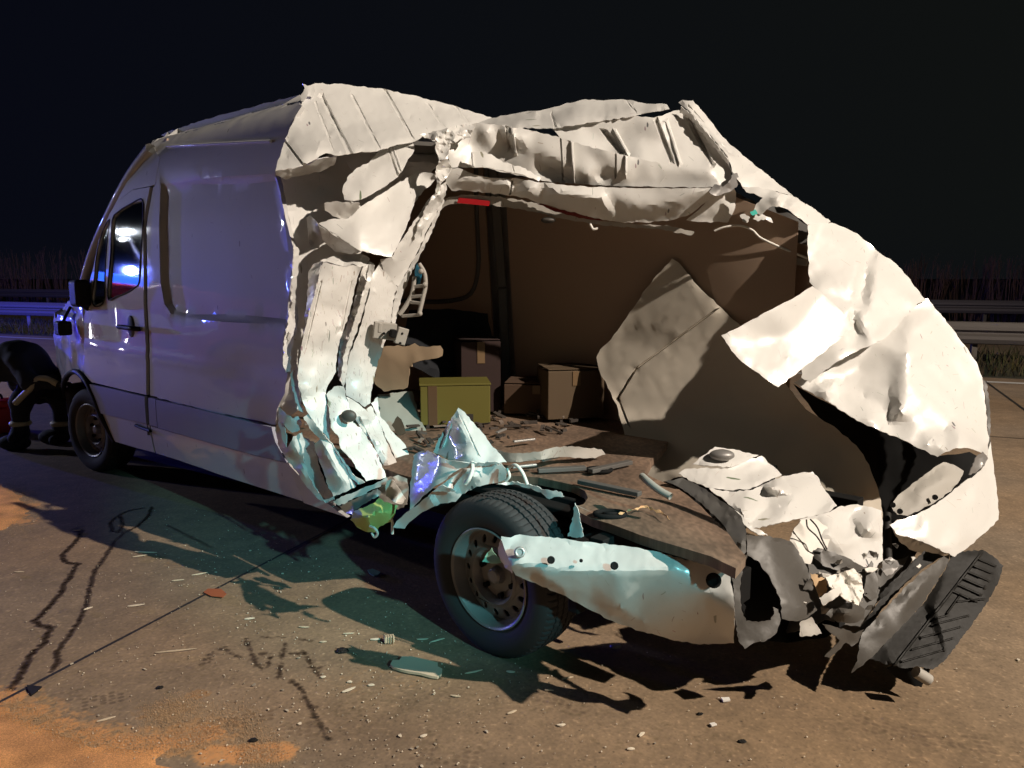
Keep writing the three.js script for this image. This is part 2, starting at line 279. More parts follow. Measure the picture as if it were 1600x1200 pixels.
// the near slabs carry their own dirt: trails of leaked fluid, boot prints, smears of dust
const NX0 = -3.6, NX1 = 3.6, NF0 = 1.2, NF1 = 6.6, NPX = 284;
const NW = Math.round((NX1 - NX0) * NPX), NH = Math.round((NF1 - NF0) * NPX);
const toTex = (u, v) => { const p = G(u, v); return [(p.x - NX0) * NPX, (NF1 + p.z) * NPX]; };
function marks(c, fluidOnly) {
  const r = rng(77);
  const trail = (px, w, col) => {                          // ragged dark run of fluid
    const pts = px.map(([u, v]) => toTex(u, v));
    for (let i = 0; i + 1 < pts.length; i++) {
      const [ax, ay] = pts[i], [bx, by] = pts[i + 1], L = Math.hypot(bx - ax, by - ay);
      for (let s = 0; s < L; s += 1.6) { const t = s / L; c.fillStyle = col; c.beginPath(); c.ellipse(lerp(ax, bx, t) + (r() - .5) * w * .8, lerp(ay, by, t) + (r() - .5) * w * .8, w * (.42 + r() * .3), w * (.36 + r() * .3), r() * 3, 0, 7); c.fill(); }
    }
  };
  const dark = fluidOnly ? 'rgba(62,62,62,.5)' : 'rgba(38,29,22,.34)', pale = fluidOnly ? 'rgba(90,90,90,.3)' : 'rgba(52,40,30,.16)';
  trail([[128, 828], [120, 845], [96, 868], [105, 880], [122, 881], [108, 902], [92, 930], [75, 950], [54, 970], [62, 977], [80, 980], [68, 1005], [48, 1022], [40, 1040], [28, 1062], [12, 1082]], 7, dark);
  trail([[238, 792], [232, 806], [215, 822], [195, 832], [180, 845], [165, 868], [148, 893], [144, 905], [140, 920], [135, 945], [124, 970], [110, 990], [96, 1008], [88, 1020], [90, 1035], [78, 1050]], 6, dark);
  trail([[225, 794], [205, 797], [190, 803], [178, 810], [172, 818], [176, 830], [186, 832], [192, 820], [188, 806]], 6, dark);
  trail([[130, 822], [112, 828], [128, 832]], 9, pale);
  const damp = (px, R, n) => { const pts = px.map(([u, v]) => toTex(u, v)); for (let i = 0; i + 1 < pts.length; i++) { const [ax, ay] = pts[i], [bx, by] = pts[i + 1], L = Math.hypot(bx - ax, by - ay); for (let k = 0; k < n * L / 10; k++) { const t = r(), q = r() * 6.283, d = R * r() * r(); c.fillStyle = r() < .5 ? dark : pale; c.beginPath(); c.ellipse(lerp(ax, bx, t) + Math.cos(q) * d, lerp(ay, by, t) + Math.sin(q) * d, 1 + r() * 3.2, 1 + r() * 2.4, r() * 3, 0, 7); c.fill(); } } };   // blotchy damp streaks
  damp([[322, 1042], [330, 1020], [348, 1013], [366, 1024], [378, 1028]], 9, 5); damp([[383, 998], [392, 1018], [400, 1040], [412, 1046]], 8, 9); damp([[398, 1024], [424, 1020], [418, 1044]], 8, 6); damp([[446, 1004], [440, 1030], [435, 1062]], 8, 9);
  damp([[405, 996], [440, 996], [485, 1001]], 6, 4); damp([[440, 1022], [476, 1020], [482, 1034], [500, 1060]], 8, 8); damp([[490, 1045], [512, 1040]], 6, 5); damp([[455, 1063], [472, 1080], [484, 1105], [498, 1130], [512, 1158]], 7, 11);
  trail([[305, 795], [330, 800], [350, 808]], 4, pale); trail([[260, 820], [300, 840], [330, 855]], 6, pale);
  if (fluidOnly) return;
  const blot = (u, v, R, n, col) => { const [x, y] = toTex(u, v); for (let i = 0; i < n; i++) { const q = r() * 6.283, d = R * Math.sqrt(r()); c.fillStyle = col; c.beginPath(); c.ellipse(x + Math.cos(q) * d, y + Math.sin(q) * d * .7, .8 + r() * 3.4, .7 + r() * 2, r() * 3, 0, 7); c.fill(); } };
  for (const [u, v, R] of [[700, 1105, 70], [520, 1130, 60], [860, 1090, 55], [915, 1100, 45], [640, 1085, 50], [1000, 1150, 60], [1120, 1160, 40], [1440, 1150, 60], [1540, 1165, 50], [1560, 1020, 60], [300, 1060, 60], [700, 1165, 50], [575, 1105, 50], [1335, 1130, 50]]) blot(u, v, R * .8, 120, 'rgba(62,46,34,.10)');
  for (const [u, v, R] of [[330, 928, 20], [285, 880, 40], [600, 1060, 70], [250, 1110, 40], [310, 1085, 20]]) blot(u, v, R * .7, 130, 'rgba(168,112,66,.10)');
  for (const [u, v] of [[10, 1090], [45, 1112], [90, 1135], [140, 1150], [190, 1160], [240, 1162], [290, 1155], [318, 1146], [340, 1180], [430, 1176], [380, 1178], [20, 770], [45, 790], [30, 815]]) { blot(u, v, u > 325 ? 24 : 40, 320, 'rgba(206,148,94,.2)'); blot(u, v, 20, 220, 'rgba(206,148,94,.4)'); }
  const boot = (u, v, ang, n, col) => { const [x, y] = toTex(u, v); c.save(); c.translate(x, y); c.rotate(ang); c.fillStyle = col; for (let i = 0; i < n; i++) for (let j = 0; j < 4; j++) { if (r() < .3) continue; c.beginPath(); c.ellipse((i - n / 2) * 8.5, (j - 1.5) * 7.5 * (i < n * .55 && i > n * .35 ? .7 : 1), 3.4, 2.5, .3 * (j % 2 ? 1 : -1), 0, 7); c.fill(); } c.restore(); };
  boot(168, 1092, -.5, 5, 'rgba(45,34,26,.32)'); boot(110, 1088, -.5, 4, 'rgba(60,44,32,.16)'); boot(375, 1128, -.3, 9, 'rgba(72,50,34,.3)'); boot(330, 1138, -.3, 6, 'rgba(72,50,34,.2)'); boot(475, 1140, -.2, 5, 'rgba(60,44,32,.18)');
  boot(210, 1030, -.3, 8, 'rgba(50,38,28,.10)'); boot(890, 1100, .3, 8, 'rgba(55,40,30,.22)'); boot(1500, 1160, .2, 8, 'rgba(55,40,30,.22)'); boot(700, 1185, .1, 8, 'rgba(55,40,30,.2)'); boot(1405, 1145, .5, 9, 'rgba(55,40,30,.2)');
  for (let i = 0; i < 90; i++) { const x = r() * NW, y = r() * NH, L = 20 + r() * 120, a = -.5 + r() * .5; c.strokeStyle = `rgba(175,160,140,${.03 + r() * .07})`; c.lineWidth = .7 + r() * 1.5; c.beginPath(); c.moveTo(x, y); c.quadraticCurveTo(x + L * .5, y + Math.sin(a) * L * .4 + r() * 8, x + Math.cos(a) * L, y + Math.sin(a) * L); c.stroke(); }
  for (let i = 0; i < 1500; i++) { const x = r() * NW, y = r() * NH; c.fillStyle = `rgba(215,198,170,${.2 + r() * .6})`; c.fillRect(x, y, .8 + r() * 1.7, .8 + r() * 1.4); }
  for (let i = 0; i < 900; i++) { c.fillStyle = `rgba(25,20,16,${.2 + r() * .5})`; c.fillRect(r() * NW, r() * NH, .8 + r() * 2, .8 + r() * 1.6); }
}
const nearTex = canvasTex(NW, NH, (c) => { const im = c.createImageData(NW, NH); for (let y = 0; y < NH; y++) for (let x = 0; x < NW; x++) { concrete(NX0 + (x + .5) / NPX, NF1 - (y + .5) / NPX, tmp); im.data.set([tmp[0], tmp[1], tmp[2], 255], (y * NW + x) * 4); } c.putImageData(im, 0, 0); marks(c, false); });
const nearBump = canvasTex(NW, NH, (c) => { const im = c.createImageData(NW, NH); for (let y = 0; y < NH; y++) for (let x = 0; x < NW; x++) { concrete(NX0 + (x + .5) / NPX, NF1 - (y + .5) / NPX, tmp); im.data.set([tmp[3], tmp[3], tmp[3], 255], (y * NW + x) * 4); } c.putImageData(im, 0, 0); }, false);
const nearRough = canvasTex(NW, NH, (c) => { c.fillStyle = grey(.9); c.fillRect(0, 0, NW, NH); marks(c, true); }, false);
const M_road = std(1, 1, 1, .88, 0, { map: farTex, bumpMap: farBump, bumpScale: .0015 });
const M_near = std(1, 1, 1, 1, 0, { map: nearTex, bumpMap: nearBump, bumpScale: .0015, roughnessMap: nearRough });
for (const t of [nearTex, nearBump, nearRough]) t.wrapS = t.wrapT = THREE.ClampToEdgeWrapping;
function flat(poly, y, uvOf) { const s = new THREE.Shape(poly.map(([x, f]) => new THREE.Vector2(x, f))), g = new THREE.ShapeGeometry(s), p = g.attributes.position, uv = g.attributes.uv; for (let i = 0; i < p.count; i++) { const x = p.getX(i), f = p.getY(i); p.setXYZ(i, x, y, -f); uv.setXY(i, ...uvOf(x, f)); } g.computeVertexNormals(); return g; }
const ROAD = new V3(-.9272, 0, -.3745), ACROSS = new V3(.3745, 0, -.9272);            // along and across the carriageway
const RD = (s, t, y = 0) => new V3(-2.4, 0, -15.03 + 2).addScaledVector(ROAD, s).addScaledVector(ACROSS, t).setY(y);   // t = 0 on the white edge line
{ // keep the edge line where it was surveyed
  const q = G(1570, 598), t0 = q.clone().sub(RD(0, 0)).dot(ACROSS); RD.shift = t0;
}
const RR = (s, t, y = 0) => RD(s, t + RD.shift, y);
const xf = (p) => [p.x, -p.z];
const quad = (s0, s1, t0, t1) => [RR(s0, t0), RR(s1, t0), RR(s1, t1), RR(s0, t1)].map(xf);
struct('ground', flat([[-190, -190], [190, -190], [190, 190], [-190, 190]], -.03, (x, f) => [x / 3, f / 3]), std(.035, .033, .02, .95, 0));
{
  const shape = new THREE.Shape(quad(-90, 90, -16, .55).map((p) => new THREE.Vector2(...p)));
  shape.holes.push(new THREE.Path([[NX0, NF0], [NX1, NF0], [NX1, NF1], [NX0, NF1]].map((p) => new THREE.Vector2(...p))));
  const g = new THREE.ShapeGeometry(shape), p = g.attributes.position; for (let i = 0; i < p.count; i++) { const x = p.getX(i), f = p.getY(i); p.setXYZ(i, x, 0, -f); g.attributes.uv.setXY(i, x / 4, f / 4); } g.computeVertexNormals();
  struct('road', g, M_road);
}
struct('road', flat([[NX0, NF0], [NX1, NF0], [NX1, NF1], [NX0, NF1]], 0, (x, f) => [(x - NX0) / (NX1 - NX0), (f - NF0) / (NF1 - NF0)]), M_near);
struct('road', flat(quad(-90, 90, 4.5, 11.5), 0, (x, f) => [x / 4, f / 4]), M_road);
// painted edge line and the tarred joints between the slabs
const ribbon = (a, b, w, y) => { const d = b.clone().sub(a).setY(0).normalize(), n = new V3(-d.z, 0, d.x).multiplyScalar(w / 2); return flat([a.clone().add(n), b.clone().add(n), b.clone().sub(n), a.clone().sub(n)].map(xf), y, (x, f) => [x, f]); };
struct('edge_line', ribbon(RR(-60, 0), RR(60, 0), .15, .004), std(.62, .60, .56, .7));
const tar = std(.022, .019, .016, .7);
{
  const a = G(15, 1090), b = G(450, 862), d = b.clone().sub(a).normalize();
  struct('road_joint', ribbon(a.clone().addScaledVector(d, -3), b.clone().addScaledVector(d, 3.2), .016, .004), tar);
  const e = G(1545, 600), f = G(1600, 640), h = f.clone().sub(e).normalize();
  struct('road_joint', ribbon(e.clone().addScaledVector(h, -.3), f.clone().addScaledVector(h, 6), .03, .004), tar);
  struct('road_joint', ribbon(RR(-60, -4.4), RR(60, -4.4), .016, .004), tar);
}
struct('verge', flat(quad(-90, 90, .5, 4.5), -.006, (x, f) => [x, f]), std(.05, .048, .026, .95, 0, { bumpMap: grain, bumpScale: .02 }));
struct('verge', flat(quad(-90, 90, 11.4, 60), -.012, (x, f) => [x, f]), std(.04, .038, .022, .95, 0, { bumpMap: grain, bumpScale: .02 }));
// rough grass along the verge
{
  const blade = new THREE.BufferGeometry(); blade.setAttribute('position', new THREE.Float32BufferAttribute([-.006, 0, 0, .006, 0, 0, .004, .6, .05, -.004, .6, .05, .0, 1, .16], 3)); blade.setIndex([0, 1, 2, 0, 2, 3, 3, 2, 4]); blade.computeVertexNormals();
  const N = 26000, m = new THREE.InstancedMesh(blade, std(.055, .05, .022, .9), N), o = new THREE.Object3D(), r = rng(12), col = new THREE.Color();
  for (let i = 0; i < N; i++) { const s = -26 + r() * 56, t = .75 + Math.pow(r(), 1.2) * 3.6, p = RR(s, t, -.01); o.position.copy(p); o.rotation.set((r() - .5) * .9, r() * 6.28, (r() - .5) * .9); o.scale.set(1.2 + r(), .08 + r() * .22 * (.5 + vn(s / 9, t / 9, 9)), .3 + r() * .3); o.updateMatrix(); m.setMatrixAt(i, o.matrix); m.setColorAt(i, col.setRGB(.7 + r() * .6, .7 + r() * .5, .5 + r() * .5)); }
  m.name = 'verge_grass'; m.castShadow = m.receiveShadow = true; tag(m, 'rough brown and green grass under the steel crash barrier', 'grass', null, 'stuff'); scene.add(m);
}
// steel crash barriers: W-beam, posts, spacers
function barrier(t, s0, s1, y0, y1, gap, label) {
  const o = thing('crash_barrier', RR(s0, t).toArray(), label, 'crash barrier');
  const prof = [[0, 0], [.03, .015], [.075, .09], [.075, .15], [0, .19], [0, .22], [.075, .26], [.075, .32], [.03, .395], [0, .41]], H = y1 - y0, L = 4.0;
  for (let s = s0; s < s1; s += L) {
    const pts = [], tris = [], n = prof.length, e = Math.min(s + L + .12, s1);
    for (const q of [s, e]) for (const [d, y] of prof) pts.push(RR(q, t - d - (q === e ? .004 : 0), y0 + y / .41 * H));
    for (let i = 0; i + 1 < n; i++) tris.push([i, i + 1, n + i], [i + 1, n + i + 1, n + i]);
    part('beam', solid(pts, tris, .004, .4), M.barrier, o);
  }
  const bolt = [];
  for (let s = s0 + .4; s < s1; s += gap) { part('post', [beam(RR(s, t + .12, -.1), RR(s, t + .12, y1 - .03), .06, .10, .004), beam(RR(s, t + .10, y0 + H / 2), RR(s, t - .005, y0 + H / 2), .09, .14, .004)], M.barrier, o); }
  return o;
}
barrier(2.42, -28, 26, .36, .75, 2.0, 'grey steel crash barrier beside the near carriageway behind the van');
barrier(13.6, -40, 40, .38, .78, 4.0, 'far crash barrier in front of the bare shrubs');
// bare shrubs beyond the far barrier: upright reddish twigs
function shrub(s, t, hgt, n, seed, label) {
  const base = RR(s, t, -.03), o = thing('bare_shrub', base.toArray(), label, 'shrub', 'bare shrubs beyond the motorway barrier'), r = rng(seed), twigs = [], stems = [];
  for (let i = 0; i < n; i++) {
    const a = r() * 6.28, d = Math.sqrt(r()) * .55, lean = .06 + r() * .16, h = hgt * (.35 + r() * .65), p0 = base.clone().add(new V3(Math.cos(a) * d, 0, Math.sin(a) * d)), dir = new V3(Math.cos(a + r() - .5) * lean, 1, Math.sin(a + r() - .5) * lean);
    const p1 = p0.clone().addScaledVector(dir, h * .5).add(new V3((r() - .5) * .08, 0, (r() - .5) * .08)), p2 = p0.clone().addScaledVector(dir, h).add(new V3((r() - .5) * .16, 0, (r() - .5) * .16));
    const g = tube([p0, p1, p2], .012, { seg: 4, sides: 4 }), q = g.attributes.position; for (let k = 0; k < q.count; k++) { const f = clamp((q.getY(k) - p0.y) / h, 0, 1), c = p0.clone().lerp(p2, f), w = 1 - .75 * f; q.setX(k, lerp(lerp(p0.x, p2.x, f), q.getX(k), Math.max(.3, w))); }
    stems.push(g);
    for (let j = 0; j < 4; j++) { const f = .3 + r() * .5, b = p1.clone().lerp(p2, f), q2 = b.clone().add(new V3((r() - .5) * .3, .25 + r() * .4, (r() - .5) * .3)); twigs.push(tube([b, b.clone().lerp(q2, .5).add(new V3((r() - .5) * .05, 0, 0)), q2], .005, { seg: 3, sides: 3 })); }
  }
  part('stem', stems, M_twig, o); part('twig', twigs, M_twig, o);
}
const M_twig = std(.19, .105, .075, .85);
{
  const r = rng(5);
  for (let i = 0; i < 11; i++) shrub(-17.2 + i * 1.15 + (r() - .5) * .5, 14.9 + r() * 1.4, 1.8 + r() * 1.1, 44, 100 + i, 'leafless reddish shrub behind the barrier right of the van');
  for (let i = 0; i < 8; i++) shrub(27 + i * 1.5 + (r() - .5) * .6, 15 + r() * 1.6, 2.2 + r() * .8, 34, 200 + i, 'leafless shrub behind the barrier left of the van front');
}
// spilled sand in the lower left and by the front of the van
function sandHeap(poly, hgt, seed, label) {
  const w = poly.map(([u, v]) => xf(G(u, v))), { pts, tris } = mesh2d(w, { step: .055, jag: .03, seed });
  const pos = pts.map(([x, f]) => { const d = edgeDist(w, x, f), y = -.004 + hgt * smooth(0, .35, d) * (.75 + .5 * vn(x / 2, f / 2, 9)) + .006 * (vn(x, f, 9) - .35) * smooth(0, .1, d) + .004 * smooth(0, .03, d); return new V3(x, y, -f); });
  const g = solid(pos, tris, 0, 1.2); const m = single('spilled_sand', g, M_sand, label, 'sand'); m.userData.kind = 'stuff';
}
const sandTex = canvasTex(1024, 1024, (c, w) => { const im = c.createImageData(w, w), r = rng(3); for (let y = 0; y < w; y++) for (let x = 0; x < w; x++) { const v = .82 + .3 * (vn(x / w, y / w, 12) - .3) + .34 * (r() - .5) + .2 * (vn(x / w, y / w, 300) - .5); im.data.set([Math.min(255, 222 * v), 160 * v, 102 * v, 255], (y * w + x) * 4); } c.putImageData(im, 0, 0); });
const M_sand = std(1, 1, 1, .95, 0, { map: sandTex, bumpMap: grain, bumpScale: .0015 });
sandHeap([[-420, 1200], [-60, 1085], [8, 1092], [32, 1108], [70, 1128], [120, 1146], [170, 1158], [230, 1166], [285, 1158], [318, 1147], [300, 1166], [262, 1186], [300, 1200], [150, 1290], [-300, 1290]], .02, 3, 'orange spilled sand in the lower left corner of the road');
sandHeap([[335, 1192], [380, 1178], [425, 1176], [445, 1184], [400, 1200], [345, 1204]], .006, 4, 'small tongue of spilled sand beside the lower left heap');
sandHeap([[-260, 800], [-120, 755], [0, 752], [30, 768], [52, 790], [40, 812], [10, 830], [-200, 880]], .014, 5, 'orange spilled sand at the left edge near the front wheel');
{ // loose grains round the heaps
  const N = 16000, g = new THREE.TetrahedronGeometry(.0016), m = new THREE.InstancedMesh(g, std(.42, .28, .16, .9), N), o = new THREE.Object3D(), r = rng(8);
  const line = [[8, 1096], [70, 1132], [170, 1160], [285, 1160], [318, 1147], [240, 1120], [300, 1100], [400, 1182], [440, 1182], [40, 800], [20, 765]];
  for (let i = 0; i < N; i++) { const k = Math.floor(r() * line.length), a = line[k], b = line[(k + 1) % line.length], t = k === 7 || k === 8 || k === 10 ? r() * .2 : r(), p = G(lerp(a[0], b[0], t) + (r() + r() + r() - 1.5) * 34, lerp(a[1], b[1], t) + (r() + r() + r() - 1.5) * 20); o.position.set(p.x, .003, p.z); o.rotation.set(r() * 6, r() * 6, r() * 6); o.scale.setScalar(.5 + r() * 1.1); o.updateMatrix(); m.setMatrixAt(i, o.matrix); }
  m.name = 'sand_grains'; tag(m, 'loose orange sand grains scattered over the road around the heaps', 'sand', null, 'stuff'); scene.add(m);
}

// ---------------------------------------------------------------- the van: intact front half
const van = thing('wrecked_van', BASE.toArray(), 'white high roof panel van with its rear torn open', 'van');
// how far the flank lies in from its widest line, by height and distance forwards
const SLP = [[.30, .05], [.44, .03], [.60, .012], [.74, .0], [1.02, .0], [1.04, -.006], [1.10, .004], [1.4, .012], [1.9, .055], [2.2, .095], [2.34, .125], [2.44, .18], [2.50, .27], [2.54, .42]];
const SL = (h, a) => { let i = 1; while (i < SLP.length - 1 && SLP[i][0] < h) i++; const [h0, l0] = SLP[i - 1], [h1, l1] = SLP[i]; return lerp(l0, l1, clamp((h - h0) / (h1 - h0), 0, 1)) + (a > 4.05 ? .10 * (a - 4.05) ** 2 + (h > 1.25 ? .05 * (a - 4.05) : 0) : 0); };
function onSide(u, v) { let l = .02, a = 0, h = 0; for (let i = 0; i < 8; i++) { [a, , h] = toVan(P(u, v, zL(u, v, l))); l = SL(h, a); } return [a, h]; }
// skin panel of the flank: outline in picture points surveyed on the flank, out = pushed outwards by so much
function flank(px, { holes = [], step = .06, out = 0, th = .02, bulge = () => 0, jag = 0, extra = [], noise = .0008 } = {}) {
  const o = px.map(([u, v]) => onSide(u, v)), hs = holes.map((h) => h.map(([u, v]) => onSide(u, v)));
  const { pts, tris } = mesh2d(o, { holes: hs, step, jag, extra, seed: ++SEED * 31 });
  return solid(pts.map(([a, h]) => VAN(a, SL(h, a) - out + bulge(a, h) + noise * (n3(a * 2.2, h * 2.2, 3) * 2 + n3(a * 5, h * 5, 8)), h)), tris.map(([i, j, k]) => [i, k, j]), th, .5);
}
// side panel behind the driver's door with its pressed window recess, torn at the back
const recess = [[252, 288], [300, 283], [360, 279], [428, 275], [440, 330], [452, 420], [446, 504], [400, 502], [330, 498], [285, 495], [268, 489], [258, 474], [252, 440], [250, 360]];
const recIn = recess.map(([u, v]) => onSide(u, v));
const panelOut = [[242, 290], [250, 246], [262, 206], [310, 190], [360, 176], [420, 160], [468, 148], [472, 165], [446, 222], [434, 262], [430, 275], [438, 300], [446, 340], [458, 385], [456, 430], [449, 480], [443, 530], [440, 572], [448, 585], [443, 615], [430, 640], [427, 664], [340, 645], [246, 622], [238, 552], [234, 430], [237, 347]];
const recBulge = (a, h) => (inside(recIn, a, h) ? .026 * smooth(0, .022, edgeDist(recIn, a, h)) : 0) + .012 * (1 - smooth(.004, .014, edgeDist(recIn, a, h)));
const recExtra = []; for (const d of [-.014, 0, .014, .03]) { const L = recIn.length; recIn.forEach((p, i) => { const q = recIn[(i + 1) % L], n = Math.ceil(Math.hypot(q[0] - p[0], q[1] - p[1]) / .03), cx = 1.9, cy = 1.7; for (let k = 0; k < n; k++) { const x = lerp(p[0], q[0], k / n), y = lerp(p[1], q[1], k / n), e = Math.hypot(cx - x, cy - y); recExtra.push([x + (cx - x) / e * d, y + (cy - y) / e * d]); } }); }
const swage = []; for (let a = 1.2; a < 4.1; a += .05) for (const h of [1.02, 1.045, 1.09, 1.13]) swage.push([a, h]);
const dent = (a, h) => .02 * Math.exp(-(((a - 1.75) / .35) ** 2 + ((h - 1.06) / .09) ** 2)) + .012 * Math.exp(-(((a - 1.5) / .2) ** 2 + ((h - .8) / .2) ** 2));
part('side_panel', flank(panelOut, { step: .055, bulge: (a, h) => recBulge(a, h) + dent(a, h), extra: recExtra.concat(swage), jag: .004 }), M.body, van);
part('roof_gutter', tube([[262, 229], [300, 227], [360, 224], [424, 221]].map(([u, v]) => { const [a, h] = onSide(u, v); return VAN(a, SL(h, a) - .004, h); }), .009, { sides: 6 }), M.body, van);
// pillar strip between door and panel
part('pillar_cover', flank([[238, 347], [235, 430], [239, 552], [247, 621], [233, 618], [232, 556], [229, 431], [228, 347], [238, 292], [241, 291]], { step: .04, out: -.006 }), M.body, van);
// driver's door
const windowPx = [[224, 313], [205, 319], [186, 331], [178, 340], [174, 400], [170, 467], [182, 464], [200, 457], [214, 448], [218, 444], [221, 400], [225, 340]];
const quarterPx = [[172, 343], [168, 380], [165, 430], [163, 471], [148, 478], [145, 470], [148, 440], [152, 400], [160, 366]];
const doorPx = [[235, 292], [224.6, 347], [225.4, 431], [228.2, 556], [229.2, 617], [190, 608], [144, 597], [133, 585], [131, 540], [133, 490], [136, 462], [146, 420], [155, 376], [172, 334], [188, 312], [208, 297]];
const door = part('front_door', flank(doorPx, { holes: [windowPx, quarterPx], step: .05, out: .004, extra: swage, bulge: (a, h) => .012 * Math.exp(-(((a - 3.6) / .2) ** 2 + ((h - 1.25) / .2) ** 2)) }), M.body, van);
part('side_window', flank(windowPx, { step: .12, out: -.006, th: .004, noise: 0 }), M.glass, door);
part('quarter_window', flank(quarterPx, { step: .12, out: -.006, th: .004, noise: 0 }), M.glass, door);
const edgeLoop = (px, r, out) => tube(px.map(([u, v]) => { const [a, h] = onSide(u, v); return VAN(a, SL(h, a) - out, h); }), r, { closed: true, seg: px.length * 5, sides: 6 });
part('window_seal', [edgeLoop(windowPx, .006, .004), edgeLoop(quarterPx, .005, .004)], M.rubber, door);
{ // handle: a bar over an oval dish
  const at = (u, v, o) => { const [a, h] = onSide(u, v); return VAN(a, SL(h, a) - o, h); };
  const dish = new THREE.SphereGeometry(1, 20, 12); dish.scale(.055, .075, .012); part('handle_recess', vanFrame(dish, ...(() => { const [a, h] = onSide(206, 510); return [a, SL(h, a) - .006, h]; })()), M.darkprimer, door);
  const hd = part('handle', [tube([at(192, 511, .012), at(196, 510, .045), at(208, 511, .05), at(219, 513, .045), at(222, 514, .012)], .016, { sides: 8 })], M.plastic, door);
}
part('rub_strip', flank([[143, 600], [190, 610], [229, 619.6], [232, 662], [200, 655], [157, 645]], { step: .05, out: .014, th: .02 }), M.trim, door);
part('lower_skin', flank([[157, 646], [200, 656], [233, 664], [241, 707], [210, 699], [180, 690], [166, 668]], { step: .05, out: .0 }), M.body, door);
part('roof_corner_panel', flank([[262, 206], [252, 211], [236, 225], [214, 258], [190, 300], [168, 342], [156, 372], [172, 333], [188, 311], [208, 296], [237, 290], [243, 288], [250, 246]], { step: .05, out: .001 }), M.body, van);
// lower side panels and rub strip behind the door
part('rub_strip', flank([[247, 624], [300, 636], [350, 648], [428, 667], [434, 690], [452, 722], [400, 710], [330, 691], [250, 668]], { step: .05, out: .014, th: .02 }), M.trim, van);
part('rub_strip', flank([[234, 621], [245, 623], [248, 667], [236, 664]], { step: .04, out: .010, th: .02 }), M.trim, van);
part('sill_panel', flank([[236, 666], [250, 670], [330, 693], [400, 712], [453, 724], [462, 750], [474, 783], [420, 766], [340, 740], [280, 719], [244, 708]], { step: .055, out: .002, noise: .003 }), M.body, van);
part('sill_end', flank([[455, 726], [470, 742], [500, 775], [532, 799], [546, 808], [520, 800], [477, 785], [464, 752]], { step: .04, out: .006, noise: .006 }), M.body, van);
{ const p = (u, v) => { const [a, h] = onSide(u, v); return VAN(a, SL(h, a) - .012, h); }; part('door_stop', tube([p(215, 664), p(226, 669), p(238, 673)], .012, { sides: 6 }), M.plastic, van); }
// front wing, crushed
const wingOut = [[132, 489], [130, 545], [134, 590], [128, 584], [121, 577], [112, 581], [104, 590], [98, 604], [90, 596], [82, 580], [77, 558], [80, 520], [82, 500], [92, 487], [106, 470], [118, 456], [126, 452], [132, 462]];
part('front_wing', flank(wingOut, { step: .04, out: 0, noise: .012, jag: .004, bulge: (a, h) => .018 * n3(a * 7, h * 7, 1) }), M.body, van);
{
  const rr = (u, v, o) => { const [a, h] = onSide(u, v); return VAN(a, SL(h, a) - o, h); };
  part('wheel_arch', tube([rr(96, 620, .0), rr(103, 594, .01), rr(113, 582, .01), rr(124, 582, .01), rr(138, 597, .01), rr(150, 622, .01), rr(162, 655, .005), rr(178, 690, -.01)], .022, { sides: 8 }), M.plastic, van);
  part('wing_mirror', [box(.11, .20, .16, rr(139, 458, .06), TURN, .03), tube([rr(138, 482, 0), rr(139, 474, .05)], .022, { sides: 8 })], M.plastic, van);
  part('broken_mirror', [box(.10, .11, .12, rr(114, 512, .07), TURN, .02), tube([rr(112, 480, .01), rr(111, 495, .06), rr(112, 508, .07)], .012, { sides: 6 })], M.plastic, van);
}
// roof, windscreen and bonnet: a loft across the body along this side profile (a, h)
function loft(prof, half, crown, mat, name, parent = van, n = 14, th = .015) {
  const pts = [], tris = [];
  prof.forEach(([a, h, l0]) => { for (let j = 0; j <= n; j++) { const t = j / n, l = lerp(l0, 1.95 - l0, t), e = Math.abs(2 * t - 1); pts.push(VAN(a + crown * (1 - e * e) * 3, l, h + crown * (1 - e ** 3))); } });
  for (let i = 0; i + 1 < prof.length; i++) for (let j = 0; j < n; j++) { const b = i * (n + 1) + j; tris.push([b, b + 1, b + n + 1], [b + 1, b + n + 2, b + n + 1]); }
  return part(name, solid(pts, tris, th, .6), mat, parent);
}
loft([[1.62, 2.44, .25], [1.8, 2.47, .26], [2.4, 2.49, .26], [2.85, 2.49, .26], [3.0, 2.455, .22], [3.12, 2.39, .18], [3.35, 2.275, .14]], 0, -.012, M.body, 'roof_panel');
loft([[3.36, 2.275, .15], [3.7, 2.08, .145], [4.1, 1.82, .145], [4.5, 1.53, .16], [4.62, 1.44, .17]], 0, .03, M.glass, 'windscreen', van, 14, .006);
loft([[4.58, 1.40, .14], [4.75, 1.34, .16], [4.95, 1.24, .20], [5.12, 1.08, .26], [5.22, .9, .30], [5.25, .6, .30]], 0, .02, M.body, 'bonnet');
